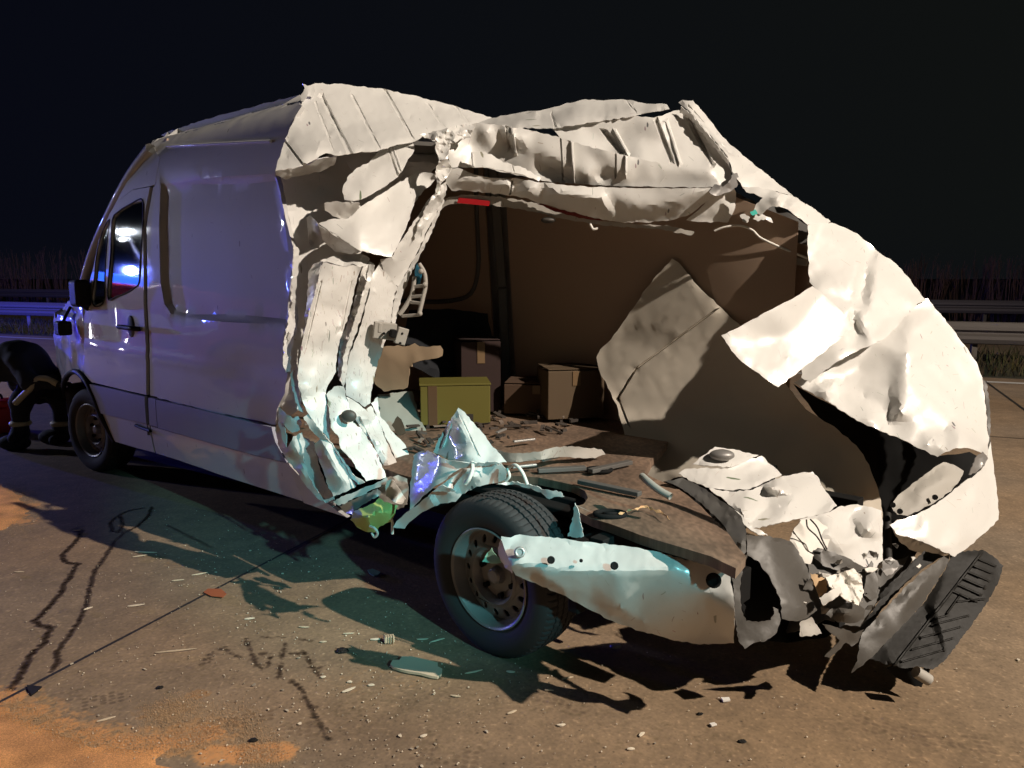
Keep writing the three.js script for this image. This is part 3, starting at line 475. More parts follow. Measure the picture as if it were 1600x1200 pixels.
{
  const q = (a, h, l) => VAN(a, l, h);
  for (const s of [0, 1]) { const L = (x) => (s ? 1.95 - x : x); part('windscreen_pillar', tube([q(3.1, 2.40, L(.14)), q(3.4, 2.25, L(.12)), q(3.8, 2.01, L(.115)), q(4.2, 1.745, L(.12)), q(4.62, 1.44, L(.155))], .038, { sides: 8 }), M.body, van); }
  // right flank, partition, load floor and what carries them
  const slab = (name, pts, mat, th = .03) => part(name, solid(pts, [[0, 1, 2], [0, 2, 3]], th, .4), mat, van);
  slab('right_side', [q(.2, .4, 1.96), q(4.0, .4, 1.96), q(4.0, 1.3, 1.95), q(.2, 1.3, 1.95)], M.body); slab('right_side', [q(.2, 1.3, 1.95), q(4.3, 1.3, 1.94), q(3.1, 2.44, 1.80), q(.2, 2.44, 1.80)], M.body);
  slab('bulkhead', [q(3.0, .62, .05), q(3.0, .62, 1.9), q(3.0, 2.46, 1.75), q(3.0, 2.46, .2)], M.liner, .04);
  part('headlining', solid([q(1.35, 2.27, .16), q(3.0, 2.36, .22), q(3.0, 2.36, 1.74), q(.15, 2.25, 1.78), q(.85, 2.25, .9)], [[0, 1, 2], [0, 2, 4], [4, 2, 3]], .02, .4), M.darkprimer, van);
  // wall lining: plywood sheets with a steel rib between them
  slab('wall_lining', [q(1.62, .66, 1.86), q(2.98, .66, 1.86), q(2.98, 2.32, 1.73), q(1.62, 2.32, 1.73)], M.liner, .012);
  part('wall_lining', solid([q(-.48, .66, 1.93), q(1.42, .66, 1.86), q(1.42, 2.22, 1.735), q(.1, 2.12, 1.76), q(-.48, 1.86, 1.93)], [[0, 1, 2], [0, 2, 3], [0, 3, 4]], .012, .4), M.liner, van);
  part('wall_rib', [beam(q(1.52, .66, 1.85), q(1.52, 1.5, 1.80), .12, .07, .02), beam(q(1.52, 1.5, 1.80), q(1.52, 2.4, 1.70), .12, .07, .02)], M.darkprimer, van);
  part('door_recess', tube([q(1.68, 2.3, 1.715), q(1.70, 2.0, 1.74), q(1.72, 1.62, 1.77), q(1.80, 1.46, 1.785), q(1.98, 1.40, 1.79), q(2.9, 1.38, 1.79)], .018, { sides: 6 }), M.darkprimer, van);
  part('left_lining', solid([q(1.6, .66, .09), q(2.98, .66, .09), q(2.98, 2.3, .2), q(1.6, 2.2, .2)], [[0, 2, 1], [0, 3, 2]], .012, .4), M.liner, van);
  part('added_seam_backing', [beam(q(3.10, .5, .17), q(3.10, 1.4, .18), .16, .3), beam(q(3.08, 1.4, .18), q(2.90, 2.05, .26), .16, .26)], M.darkprimer, van);  // dark beams added to stop light leaking through the door seam
  // cab: seats, dashboard, wheel as seen through the glass
  part('seat', [box(.5, .55, .16, q(3.25, 1.0, .5), TURN, .05), vanFrame(new RoundedBoxGeometry(.16, .75, .5, 3, .06), 3.16, .5, 1.25), vanFrame(new RoundedBoxGeometry(.12, .22, .28, 3, .05), 3.14, .5, 1.76)], M.black, van);
  part('seat', [vanFrame(new RoundedBoxGeometry(.16, .75, .9, 3, .06), 3.16, 1.35, 1.25), vanFrame(new RoundedBoxGeometry(.12, .22, .28, 3, .05), 3.14, 1.2, 1.76)], M.black, van);
  part('dashboard', vanFrame(new RoundedBoxGeometry(.4, .3, 1.6, 3, .08), 4.15, .98, 1.15), M.black, van);
  { const g = new THREE.TorusGeometry(.2, .016, 8, 28); g.rotateY(Math.PI / 2); g.rotateZ(.45); part('steering_wheel', vanFrame(g, 3.82, .5, 1.30), M.black, van); }
  slab('cab_floor', [q(3.0, .55, .05), q(4.6, .55, .1), q(4.6, .55, 1.85), q(3.0, .55, 1.9)], M.black, .05);
  slab('cab_front', [q(4.55, .55, .15), q(4.55, 1.38, .2), q(4.55, 1.38, 1.75), q(4.55, .55, 1.8)], M.black, .03);
  part('right_door', solid([q(3.02, .5, 1.95), q(4.1, .5, 1.93), q(4.1, 1.36, 1.92), q(3.02, 1.36, 1.93)], [[0, 1, 2], [0, 2, 3]], .03, .4), M.body, van);
  // underside
  part('chassis_rail', [beam(q(-1.0, .50, .38), q(4.6, .48, .38), .08, .12), beam(q(-1.0, .50, 1.55), q(4.6, .48, 1.55), .08, .12), beam(q(0, .36, .3), q(0, .36, 1.7), .10, .10), beam(q(.9, .46, .3), q(.9, .46, 1.6), .06, .08), beam(q(2.4, .46, .3), q(2.4, .46, 1.6), .06, .08)], M.black, van);
  part('under_tray', solid([q(1.0, .44, .10), q(3.6, .44, .10), q(3.6, .44, 1.88), q(1.0, .44, 1.88)], [[0, 1, 2], [0, 2, 3]], .03, .4), M.black, van);
  part('front_bumper', vanFrame(new RoundedBoxGeometry(.24, .36, 1.62, 4, .09), 5.18, .97, .46), M.plastic, van);
}
// wheels
function wheel(a, l, h, turn, camber, label) {
  const w = new THREE.Group(); w.name = 'wheel'; van.add(w); w.position.copy(VAN(a, l, h).sub(BASE)); if (label) w.userData.label = label;
  const mat = new THREE.Matrix4().makeBasis(AX, new V3(0, 1, 0), LX).multiply(new THREE.Matrix4().makeRotationY(turn)).multiply(new THREE.Matrix4().makeRotationX(camber));
  const add = (name, g, m, parent = w) => { g.applyMatrix4(mat); const p = worldOf(w); g.translate(p.x, p.y, p.z); return part(name, g, m, parent); };
  // tyre: outline (radius, across), across < 0 is the outer side
  const T = [[.212, -.088], [.225, -.098], [.252, -.112], [.285, -.117], [.312, -.112], [.330, -.100], [.339, -.086], [.3425, -.070], [.3435, -.056], [.3355, -.0545], [.3355, -.048], [.344, -.0465], [.3445, -.018], [.3365, -.0165], [.3365, -.009], [.3445, -.0075], [.3445, .020], [.3365, .0215], [.3365, .029], [.344, .030], [.3435, .056], [.3355, .058], [.3355, .063], [.343, .065], [.339, .088], [.330, .102], [.312, .113], [.285, .118], [.25, .112], [.22, .096]];
  const NS = 288, pts = [], tris = [], n = T.length;
  for (let s = 0; s < NS; s++) { const q = s / NS * Math.PI * 2, sipe = s % 4 === 0; T.forEach(([r0, z], i) => { let r = r0; const tread = i > 3 && i < n - 4; if (tread && r0 > .338 && sipe) r -= i < 8 || i > n - 9 ? .007 : .004; if (i > 4 && i < 8 && s % 4 === 1) r -= .002; const flat = Math.cos(q) < 0 ? Math.min(1, (.333) / Math.max(.001, r * -Math.cos(q))) : 1; pts.push(new V3(Math.sin(q) * r, Math.cos(q) * r * flat, z * (1 + (1 - flat) * 2))); }); }
  for (let s = 0; s < NS; s++) for (let i = 0; i + 1 < n; i++) { const b = s * n + i, d = ((s + 1) % NS) * n + i; tris.push([b, d, b + 1], [b + 1, d, d + 1]); }
  const tyre = add('tyre', solid(pts, tris, 0, .5), M.rubber);
  const ringz = (pr, seg = 64) => { const g = new THREE.LatheGeometry(pr.map(([r, z]) => new THREE.Vector2(r, z)), seg); g.rotateX(Math.PI / 2); return toCreasedNormals(g, .5); };   // lathe axis y -> z
  const rim = add('rim', ringz([[.214, -.092], [.219, -.100], [.214, -.104], [.206, -.098], [.201, -.086], [.197, -.060], [.190, -.045], [.186, .03], [.2, .09]]), M.steel);
  // disc: vent holes round the rim, hub well, nuts
  const sh = new THREE.Shape(); sh.absarc(0, 0, .190, 0, Math.PI * 2); const hb = new THREE.Path(); hb.absarc(0, 0, .128, 0, Math.PI * 2, true); sh.holes.push(hb);
  for (let k = 0; k < 16; k++) { const q = k / 16 * Math.PI * 2, c = new THREE.Path(); c.absellipse(Math.cos(q) * .161, Math.sin(q) * .161, .019, .014, 0, Math.PI * 2, true, q); sh.holes.push(c); }
  const dg = new THREE.ExtrudeGeometry(sh, { depth: .006, bevelEnabled: true, bevelSize: .002, bevelThickness: .002, bevelSegments: 1, curveSegments: 28 }), dp = dg.attributes.position;
  for (let i = 0; i < dp.count; i++) { const r = Math.hypot(dp.getX(i), dp.getY(i)); dp.setZ(i, dp.getZ(i) - .058 + .018 * smooth(.128, .19, r)); } dg.computeVertexNormals();
  add('wheel_disc', toCreasedNormals(dg, .5), M.steel, w);
  add('hub', ringz([[.129, -.062], [.118, -.068], [.110, -.060], [.100, -.030], [.078, -.026], [.074, -.030], [.072, -.030], [.040, -.030], [.037, -.036], [.033, -.058], [.026, -.064], [0, -.066]].reverse(), 56), M.steel, w);
  for (let k = 0; k < 6; k++) { const q = k / 6 * Math.PI * 2 + .3, g = new THREE.CylinderGeometry(.012, .013, .024, 6); g.rotateX(Math.PI / 2); g.translate(Math.cos(q) * .088, Math.sin(q) * .088, -.036); add('wheel_nut', g, M.black, w); }
  add('brake_drum', ringz([[0, -.01], [.165, -.01], [.165, .08]], 40), M.black, w);
}
wheel(0, .19, .336, 0, -.02, 'rear wheel with bare steel rim behind the torn skirt');
wheel(4.50, .19, .336, .16, 0, 'front wheel with dark steel rim under the crushed wing');
wheel(0, 1.78, .336, 0, 0); wheel(4.33, 1.78, .336, 0, 0);

// ---------------------------------------------------------------- the torn rear half: folded and ripped sheet metal
const W = (name, mat, out, opt = {}, label) => part(name, sheet(out, opt), mat, van, label);
// load floor with wheel-arch cut-out
{
  const h = .68, f = ([u, v]) => { const p = toVan(G(u, v, h)); return [p[0], p[1]]; };
  const px = [[788, 742], [842, 747], [895, 757], [914, 766], [919, 777], [912, 787], [899, 791], [899, 796], [950, 818], [1000, 838], [1060, 856], [1110, 870], [1150, 888]].map(f);
  const edge = [[1166, 868], [1130, 822], [1096, 790], [1062, 764], [1030, 750], [1006, 738]].map(f), poly = [[2.95, .12], [2.95, 1.84], [.15, 1.84], ...edge.reverse(), ...px.reverse(), [.42, .12]];
  const { pts, tris } = mesh2d(poly, { step: .09, jag: .006, seed: 41 });
  const seam = (l) => .008 * Math.exp(-((((l % .42) - .2) / .012) ** 2));
  const M_floor = std(1, 1, 1, .7, 0, { map: canvasTex(512, 512, (c, w) => { const im = c.createImageData(w, w), r = rng(6); for (let y = 0; y < w; y++) for (let x = 0; x < w; x++) { const v = 1 + (vn(x / w, y / w, 6) - .5) * .3 + (vn(x / w * .5, y / w * 1, 90) - .5) * .3 + (r() - .5) * .12; im.data.set([118 * v, 98 * v, 82 * v, 255], (y * w + x) * 4); } c.putImageData(im, 0, 0); for (let i = 0; i < 120; i++) { c.strokeStyle = `rgba(170,150,128,${r() * .3})`; c.lineWidth = .6; c.beginPath(); const x = r() * w, y = r() * w; c.moveTo(x, y); c.lineTo(x + (r() - .5) * 90, y + (r() - .5) * 40); c.stroke(); } }) });
  part('load_floor', solid(pts.map(([a, l]) => VAN(a, l, h + .012 * n3(a * 2, l * 2, 4) - seam(l))), tris.map(([i, j, k]) => [i, k, j]), .035, .5), M_floor, van);
  // lashing rings let into the floor, splintered plywood edge, seam bars
  const ring = (u, v) => { const c = G(u, v, .69), g = new THREE.TorusGeometry(.048, .010, 8, 28); g.rotateX(Math.PI / 2); g.scale(1.15, 1, .8); g.translate(c.x, c.y, c.z); const d = new THREE.TorusGeometry(.024, .007, 6, 20); d.rotateX(1.2); d.translate(c.x, c.y, c.z); return [g, d]; };
  part('lashing_ring', ring(953, 803), M.black, van);
  part('lashing_ring', ring(936, 734), M.black, van);
  for (const [p, q] of [[[905, 752], [1000, 772]], [[840, 735], [915, 731]], [[922, 736], [985, 722]]]) part('floor_bar', beam(G(p[0], p[1], .70), G(q[0], q[1], .70), .035, .02), M.darkprimer, van);
  part('floor_edge', tube([[902, 794], [950, 817], [1000, 837], [1060, 855], [1110, 869]].map(([u, v]) => G(u, v, .668)), .012, { sides: 6 }), M.primer, van);
  part('floor_splinter', sheet([[966, 802, 2.86], [1006, 790, 2.88], [1030, 796, 2.85], [1046, 812, 2.8], [1040, 806, 2.82], [1020, 796, 2.85], [1004, 793, 2.87], [968, 804, 2.85]].map(([u, v]) => [u, v, 'h.705']), { step: 4, jag: 2, noise: .004 }), std(.62, .36, .18, .8), van);
  // wheel house
  part('wheel_house', [vanFrame(new RoundedBoxGeometry(.9, .03, .3, 2, .01), .02, .50, .60), vanFrame(new RoundedBoxGeometry(.95, .4, .03, 2, .01), .02, .44, .44), vanFrame(new RoundedBoxGeometry(.05, .28, .36, 2, .01), -.46, .26, .47)], M.black, van);
  part('floor_beam', [beam(VAN(-.55, .1, .58), VAN(-.55, 1.8, .58), .06, .12), beam(VAN(.62, .14, .56), VAN(.62, 1.8, .56), .06, .12)], M.black, van);
}
// roof skin folded up and over, with pressed ribs
W('roof_skin', M.paint, [[492, 130, 4.12], [540, 132, 4.18], [610, 141, 4.28], [690, 160, 4.40], [778, 187, 4.52], [745, 193, 4.36], [700, 201, 4.18], [665, 212, 4.05], [645, 222, 3.96], [610, 229, 3.84], [590, 236, 3.76], [552, 239, 3.70], [528, 243, 3.66], [510, 239, 3.66], [496, 247, 3.60], [474, 259, 3.54], [450, 263, 3.52], [430, 267, 3.50], [433, 255, 3.58], [444, 222, 3.72], [456, 195, 3.84], [470, 165, 3.96], [480, 143, 4.06]],
  { inn: [[500, 236, 3.60], [500, 222, 3.70], [470, 240, 3.60], [452, 242, 3.63], [515, 210, 3.84], [560, 190, 3.98], [640, 185, 4.14]], k: 2, noise: .006, step: 6, ribs: [[503, 152, 549, 243, 4.5, .03], [493, 160, 522, 236, 2.2, .012], [550, 150, 594, 235, 3, .016], [602, 141, 646, 219, 3, .018], [668, 163, 694, 199, 3, .014], [712, 168, 732, 192, 3, .014], [445, 221, 474, 258, 2.5, .025]] });
W('roof_skin_tip', M.paint, [[470, 158, 3.98], [469, 150, 4.0], [476, 138, 4.04], [472, 131, 4.06], [480, 134, 4.06], [490, 131, 4.1], [492, 141, 4.06], [488, 152, 4.0], [480, 150, 3.98], [474, 158, 3.97]], { k: 1, noise: .02, step: 5 });
W('roof_skin_underside', M.paint, [[430, 268, 3.52], [450, 264, 3.54], [474, 260, 3.56], [500, 248, 3.62], [526, 244, 3.68], [522, 258, 3.85], [502, 268, 3.85], [474, 274, 3.8], [445, 280, 3.72], [432, 274, 3.6]], { noise: .008, step: 5 });
// dark cavity behind the rips on the left
W('inner_flank', M.paint, [[438, 268, 3.86], [520, 240, 4.32], [600, 226, 4.47], [668, 205, 4.62], [690, 250, 4.3], [650, 300, 4.47], [600, 350, 4.42], [560, 400, 4.37], [520, 470, 4.32], [480, 560, 4.27], [468, 640, 4.05], [440, 660, 4.05], [440, 560, 4.0], [448, 490, 3.98], [458, 420, 3.95], [455, 360, 3.92], [444, 300, 3.88]], { noise: .03, step: 11 });
W('inner_flank_bracket', M.paint, [[640, 275, 4.0], [655, 268, 4.06], [678, 272, 4.05], [686, 268, 4.0], [676, 285, 4.05], [660, 300, 4.0], [646, 318, 3.95], [649, 300, 3.98]], { noise: .015, step: 5 });
W('torn_flank_strip', M.paint, [[535, 300, 3.72], [536, 291, 3.74], [546, 273, 3.78], [558, 262, 3.82], [577, 254, 3.86], [588, 240, 3.92], [604, 226, 3.98], [620, 216, 4.02], [637, 209, 4.05], [643, 219, 4.02], [648, 232, 3.99], [645, 240, 3.96], [636, 252, 3.9], [628, 268, 3.84], [618, 279, 3.80], [600, 292, 3.77], [570, 309, 3.72], [552, 314, 3.68], [538, 312, 3.69]], { inn: [[575, 280, 3.76], [605, 255, 3.85]], noise: .006, step: 5.5, ribs: [[605, 226, 622, 276, 2.5, .02], [611, 222, 628, 268, 2, -.012]] });
W('torn_flank_strip', M.paint, [[507, 317, 3.68], [520, 315, 3.68], [545, 316, 3.68], [562, 317, 3.70], [560, 326, 3.73], [553, 334, 3.75], [545, 341, 3.77], [536, 344, 3.76], [520, 338, 3.72], [508, 329, 3.70]], { noise: .008, step: 5 });
W('corner_plate', M.paint, [[498, 349, 3.72], [518, 342, 3.74], [544, 342, 3.75], [560, 326, 3.80], [590, 306, 3.87], [620, 287, 3.96], [640, 276, 4.02], [649, 280, 4.02], [650, 300, 3.98], [647, 320, 3.92], [636, 352, 3.87], [626, 374, 3.84], [612, 401, 3.78], [590, 398, 3.74], [563, 392, 3.70], [530, 370, 3.70]], { inn: [[560, 355, 3.73], [600, 340, 3.84]], noise: .005, step: 6, k: 3 });
W('corner_wedge', M.paint, [[497, 351, 3.70], [530, 372, 3.70], [563, 393, 3.70], [545, 397, 3.78], [525, 394, 3.80], [504, 376, 3.76]], { noise: .005, step: 5 });
W('corner_facet', M.body, [[479, 340, 3.86], [484, 336, 3.84], [497, 351, 3.71], [504, 375, 3.77], [498, 388, 3.82], [486, 386, 3.86], [482, 374, 3.88]], { noise: .006, step: 5 });
// left door frame: jamb and gutter
W('door_jamb', M.paint, [[690, 306, 4.02], [688, 322, 4.02], [679, 340, 4.02], [669, 357, 4.01], [654, 390, 4.0], [638, 419, 3.99], [622, 447, 3.97], [612, 440, 3.93], [600, 425, 3.88], [594, 405, 3.84], [612, 402, 3.84], [624, 380, 3.86], [634, 366, 3.88], [650, 342, 3.9], [666, 316, 3.94], [676, 305, 3.98]], { inn: [[640, 385, 3.94], [618, 415, 3.9]], noise: .006, step: 5.5 });
W('door_jamb', M.scraped, [[583, 424, 3.84], [594, 410, 3.86], [604, 427, 3.90], [616, 443, 3.94], [621, 448, 3.95], [614, 470, 3.95], [612, 497, 3.96], [606, 520, 3.97], [600, 537, 3.97], [590, 570, 3.97], [585, 590, 3.97], [580, 612, 3.96], [579, 630, 3.95], [570, 636, 3.93], [556, 627, 3.88], [541, 618, 3.84], [540, 590, 3.84], [546, 555, 3.84], [556, 530, 3.83], [566, 500, 3.83], [574, 470, 3.83]], { inn: [[590, 460, 3.86], [580, 520, 3.88], [565, 575, 3.87], [575, 600, 3.9], [598, 500, 3.9], [562, 612, 3.86]], noise: .008, step: 6, k: 3 });
W('jamb_inner_edge', M.paint, [[691, 310, 4.04], [695, 312, 4.1], [684, 340, 4.12], [672, 368, 4.12], [655, 402, 4.12], [640, 432, 4.12], [626, 470, 4.1], [618, 505, 4.08], [610, 520, 4.02], [614, 480, 4.0], [622, 448, 4.0], [640, 418, 4.02], [656, 390, 4.03], [671, 357, 4.04], [682, 336, 4.04]], { noise: .004, step: 5 });
// the flank behind the door folded like an accordion
W('crushed_flank', M.scraped, [[505, 410, 3.62], [520, 413, 3.63], [540, 418, 3.67], [552, 414, 3.69], [565, 418, 3.70], [560, 430, 3.72], [553, 460, 3.74], [546, 491, 3.74], [538, 512, 3.73], [531, 530, 3.72], [526, 555, 3.72], [525, 581, 3.72], [516, 596, 3.70], [509, 613, 3.68], [513, 642, 3.66], [516, 664, 3.66], [515, 688, 3.66], [505, 676, 3.62], [490, 658, 3.60], [479, 642, 3.59], [472, 625, 3.58], [467, 607, 3.58], [466, 572, 3.57], [470, 545, 3.57], [474, 526, 3.57], [480, 500, 3.58], [486, 477, 3.59], [494, 450, 3.60], [499, 428, 3.61]], { inn: [[530, 450, 3.66], [512, 520, 3.64], [500, 575, 3.63], [488, 605, 3.59], [498, 611, 3.66], [480, 608, 3.55], [495, 640, 3.61], [492, 598, 3.60]], noise: .007, step: 6, ribs: [[502, 440, 478, 540, 2, .012], [548, 440, 532, 520, 2, .010]] });
W('crushed_flank_top', M.scraped, [[500, 408, 3.64], [515, 402, 3.75], [540, 398, 3.84], [563, 396, 3.84], [578, 404, 3.86], [572, 416, 3.78], [562, 418, 3.72], [550, 412, 3.74], [536, 416, 3.72], [520, 411, 3.67]], { noise: .012, step: 5 });
W('crushed_flank_fold', M.scraped, [[482, 424, 3.72], [490, 412, 3.74], [503, 408, 3.70], [499, 428, 3.66], [494, 450, 3.66], [486, 478, 3.66], [480, 502, 3.66], [474, 526, 3.66], [476, 500, 3.72], [480, 470, 3.74]], { noise: .008, step: 5 });
W('crushed_flank_fold', M.scraped, [[566, 420, 3.76], [577, 408, 3.82], [584, 412, 3.80], [580, 440, 3.86], [572, 465, 3.86], [562, 500, 3.86], [552, 530, 3.85], [543, 556, 3.85], [540, 590, 3.84], [537, 604, 3.84], [530, 594, 3.82], [527, 575, 3.80], [529, 550, 3.80], [534, 526, 3.80], [542, 508, 3.80], [549, 490, 3.80], [556, 460, 3.80]], { inn: [[574, 440, 3.74], [565, 470, 3.74], [555, 500, 3.73], [544, 535, 3.73], [536, 565, 3.74], [562, 455, 3.86], [552, 490, 3.86], [540, 530, 3.86]], noise: .006, step: 4, k: 1 });
W('crushed_flank_fold', M.scraped, [[578, 412, 3.80], [585, 414, 3.78], [582, 432, 3.80], [574, 462, 3.80], [565, 494, 3.80], [556, 522, 3.80], [546, 548, 3.80], [541, 585, 3.80], [536, 602, 3.80], [533, 590, 3.76], [537, 556, 3.74], [548, 520, 3.74], [560, 482, 3.74], [570, 448, 3.75]], { noise: .007, step: 4 });
W('torn_panel_lip', M.paint, [[460, 380, 3.66], [468, 392, 3.72], [466, 420, 3.72], [462, 460, 3.74], [466, 500, 3.74], [463, 520, 3.72], [456, 545, 3.70], [452, 562, 3.66], [446, 560, 3.62], [444, 540, 3.62], [448, 510, 3.64], [452, 480, 3.65], [457, 450, 3.65], [458, 410, 3.65]], { inn: [[455, 470, 3.58], [458, 500, 3.6], [452, 520, 3.56]], noise: .010, step: 4.5, k: 1 });
W('torn_panel_lip', M.paint, [[452, 486, 3.60], [458, 476, 3.60], [464, 515, 3.66], [458, 524, 3.64], [449, 532, 3.62], [446, 548, 3.60], [450, 558, 3.60], [455, 556, 3.64], [454, 580, 3.66], [446, 582, 3.6], [442, 566, 3.58], [444, 530, 3.58], [449, 510, 3.59]], { noise: .010, step: 4 });
W('torn_panel_lip', M.paint, [[453, 585, 3.64], [463, 572, 3.64], [466, 600, 3.64], [469, 625, 3.64], [474, 645, 3.64], [466, 640, 3.62], [460, 618, 3.61], [455, 602, 3.62]], { noise: .010, step: 4 });
W('torn_panel_flap', M.paint, [[435, 636, 3.72], [447, 648, 3.66], [458, 654, 3.66], [466, 650, 3.70], [472, 662, 3.70], [468, 672, 3.72], [456, 676, 3.72], [444, 664, 3.7], [440, 656, 3.72], [448, 680, 3.7], [447, 698, 3.7], [440, 684, 3.74], [435, 660, 3.76]], { noise: .012, step: 4.5 });
W('lower_flank_strip', M.paint, [[430, 668, 3.80], [436, 662, 3.76], [441, 682, 3.74], [448, 700, 3.72], [458, 682, 3.66], [472, 676, 3.66], [477, 690, 3.68], [474, 716, 3.70], [480, 738, 3.70], [492, 762, 3.68], [509, 786, 3.64], [500, 782, 3.68], [480, 762, 3.74], [462, 735, 3.78], [446, 715, 3.80], [434, 694, 3.82]], { inn: [[460, 705, 3.66], [470, 735, 3.68], [450, 690, 3.70]], noise: .010, step: 5 });
W('lower_flank_gap', M.paint, [[472, 682, 3.72], [490, 690, 3.72], [497, 725, 3.72], [508, 755, 3.70], [522, 778, 3.66], [524, 790, 3.64], [509, 782, 3.70], [493, 764, 3.74], [480, 740, 3.76], [474, 714, 3.76]], { noise: .012, step: 5 });
W('lower_flank_tube', M.paint, [[491, 694, 3.66], [500, 686, 3.60], [511, 688, 3.60], [524, 700, 3.62], [533, 713, 3.64], [548, 733, 3.64], [563, 756, 3.62], [545, 766, 3.58], [521, 776, 3.58], [512, 758, 3.62], [502, 728, 3.66], [495, 710, 3.68]], { inn: [[512, 705, 3.54], [525, 730, 3.53], [540, 752, 3.52], [505, 712, 3.58], [516, 745, 3.56]], noise: .005, step: 5, k: 3 });
W('folded_seam', M.scraped, [[474, 652, 3.60], [482, 646, 3.60], [500, 672, 3.58], [515, 690, 3.56], [526, 704, 3.56], [537, 722, 3.56], [552, 742, 3.54], [570, 754, 3.54], [562, 757, 3.56], [548, 735, 3.60], [533, 714, 3.60], [518, 698, 3.62], [500, 686, 3.62], [486, 672, 3.62]], { noise: .016, step: 4 });
W('lower_pillar', M.scraped, [[510, 616, 3.66], [522, 604, 3.66], [537, 604, 3.66], [541, 622, 3.68], [548, 645, 3.68], [552, 660, 3.68], [566, 672, 3.68], [578, 690, 3.66], [586, 702, 3.66], [596, 725, 3.64], [603, 746, 3.62], [590, 749, 3.58], [572, 752, 3.54], [560, 735, 3.54], [545, 714, 3.54], [532, 700, 3.56], [530, 684, 3.58], [517, 668, 3.6], [514, 642, 3.62]], { inn: [[530, 640, 3.62], [545, 685, 3.60], [565, 715, 3.58], [580, 735, 3.58], [556, 690, 3.64]], noise: .011, step: 5, holes: [] });
{ const c = P(545, 650, 3.60), d = ray(545, 650).normalize(); const g = new THREE.SphereGeometry(.037, 20, 10); g.scale(1, .8, .55); g.translate(c.x, c.y, c.z); part('rubber_plug', g, M.greyplastic, van); }
W('lower_pillar', M.scraped, [[541, 620, 3.70], [556, 628, 3.78], [572, 640, 3.84], [580, 634, 3.9], [590, 652, 3.88], [600, 680, 3.84], [612, 708, 3.80], [622, 726, 3.78], [622, 746, 3.74], [604, 747, 3.70], [596, 724, 3.72], [586, 700, 3.74], [572, 678, 3.76], [560, 662, 3.76], [549, 644, 3.74]], { inn: [[570, 655, 3.72], [590, 690, 3.72], [606, 720, 3.70], [580, 660, 3.86]], noise: .012, step: 5, ribs: [[562, 655, 600, 735, 2.5, .02]] });
W('inner_pillar', M.paint, [[580, 630, 3.95], [590, 620, 3.98], [594, 650, 3.98], [615, 676, 3.96], [634, 696, 3.94], [640, 712, 3.92], [636, 740, 3.88], [624, 730, 3.82], [612, 704, 3.84], [598, 672, 3.9]], { noise: .010, step: 5 });
W('torn_sill_beam', M.paint, [[520, 784, 3.56], [526, 780, 3.54], [560, 766, 3.50], [590, 753, 3.48], [604, 746, 3.46], [606, 752, 3.46], [590, 762, 3.48], [560, 776, 3.50], [530, 790, 3.54]], { noise: .006, step: 4 });
W('torn_sill', M.bare, [[530, 791, 3.56], [560, 777, 3.52], [590, 763, 3.50], [596, 770, 3.50], [590, 776, 3.5], [575, 783, 3.50], [562, 792, 3.50], [550, 804, 3.52], [540, 802, 3.56]], { noise: .026, step: 3.6, k: 0 });
W('torn_sill', M.primer, [[606, 746, 3.50], [622, 742, 3.50], [636, 748, 3.48], [638, 770, 3.46], [636, 788, 3.44], [622, 796, 3.46], [606, 788, 3.5], [592, 778, 3.52], [592, 764, 3.52]], { noise: .03, step: 4, k: 0 });
W('torn_sill', M.paper, [[604, 752, 3.44], [614, 750, 3.42], [624, 764, 3.42], [634, 780, 3.40], [628, 788, 3.42], [618, 786, 3.40], [610, 780, 3.44], [602, 774, 3.44]], { noise: .03, step: 4, k: 0 });
W('foam_block', M.yellowgreen, [[547, 812, 3.46], [552, 800, 3.42], [562, 794, 3.38], [575, 790, 3.36], [586, 785, 3.38], [592, 778, 3.40], [600, 784, 3.38], [616, 788, 3.36], [622, 790, 3.36], [618, 800, 3.36], [612, 815, 3.38], [602, 818, 3.38], [592, 824, 3.4], [585, 832, 3.42], [572, 831, 3.44], [558, 824, 3.46]], { inn: [[575, 808, 3.26], [590, 800, 3.26], [566, 806, 3.30], [600, 800, 3.30]], noise: .020, step: 4.5, k: 1 }, 'torn yellow-green foam under the crushed pillar');
part('torn_cable', [tube([P(578, 822, 3.36), P(586, 826, 3.34), P(590, 834, 3.36), P(585, 839, 3.38), P(581, 832, 3.38)], .006), tube([P(606, 806, 3.36), P(612, 812, 3.36), P(613, 834, 3.38)], .006)], M.paper, van);
// wheel arch: torn peak of the side skin and its folded skirt
W('arch_peak', M.paint, [[716, 637, 3.20], [722, 641, 3.20], [740, 660, 3.16], [752, 674, 3.12], [764, 690, 3.08], [778, 706, 3.05], [792, 722, 3.02], [776, 724, 3.00], [758, 723, 3.02], [740, 726, 3.02], [728, 729, 3.04], [712, 724, 3.08], [690, 712, 3.16], [677, 706, 3.2], [684, 690, 3.22], [694, 672, 3.24], [706, 652, 3.22]], { inn: [[718, 665, 3.10], [735, 690, 3.06], [712, 700, 3.12], [740, 712, 3.02], [725, 712, 3.03]], noise: .004, step: 5, ribs: [[720, 652, 748, 712, 2, .012], [704, 664, 690, 700, 2.5, -.014]] });
W('arch_skin', M.paint, [[646, 712, 3.28], [655, 706, 3.26], [668, 704, 3.2], [677, 708, 3.14], [690, 716, 3.08], [712, 722, 3.04], [728, 728, 3.02], [718, 733, 3.02], [704, 742, 3.02], [690, 754, 3.04], [676, 762, 3.06], [662, 774, 3.10], [652, 785, 3.14], [640, 797, 3.18], [641, 780, 3.20], [641, 760, 3.22], [643, 740, 3.24]], { inn: [[665, 730, 3.16], [690, 730, 3.06], [660, 755, 3.14], [680, 745, 3.07]], noise: .005, step: 5 });
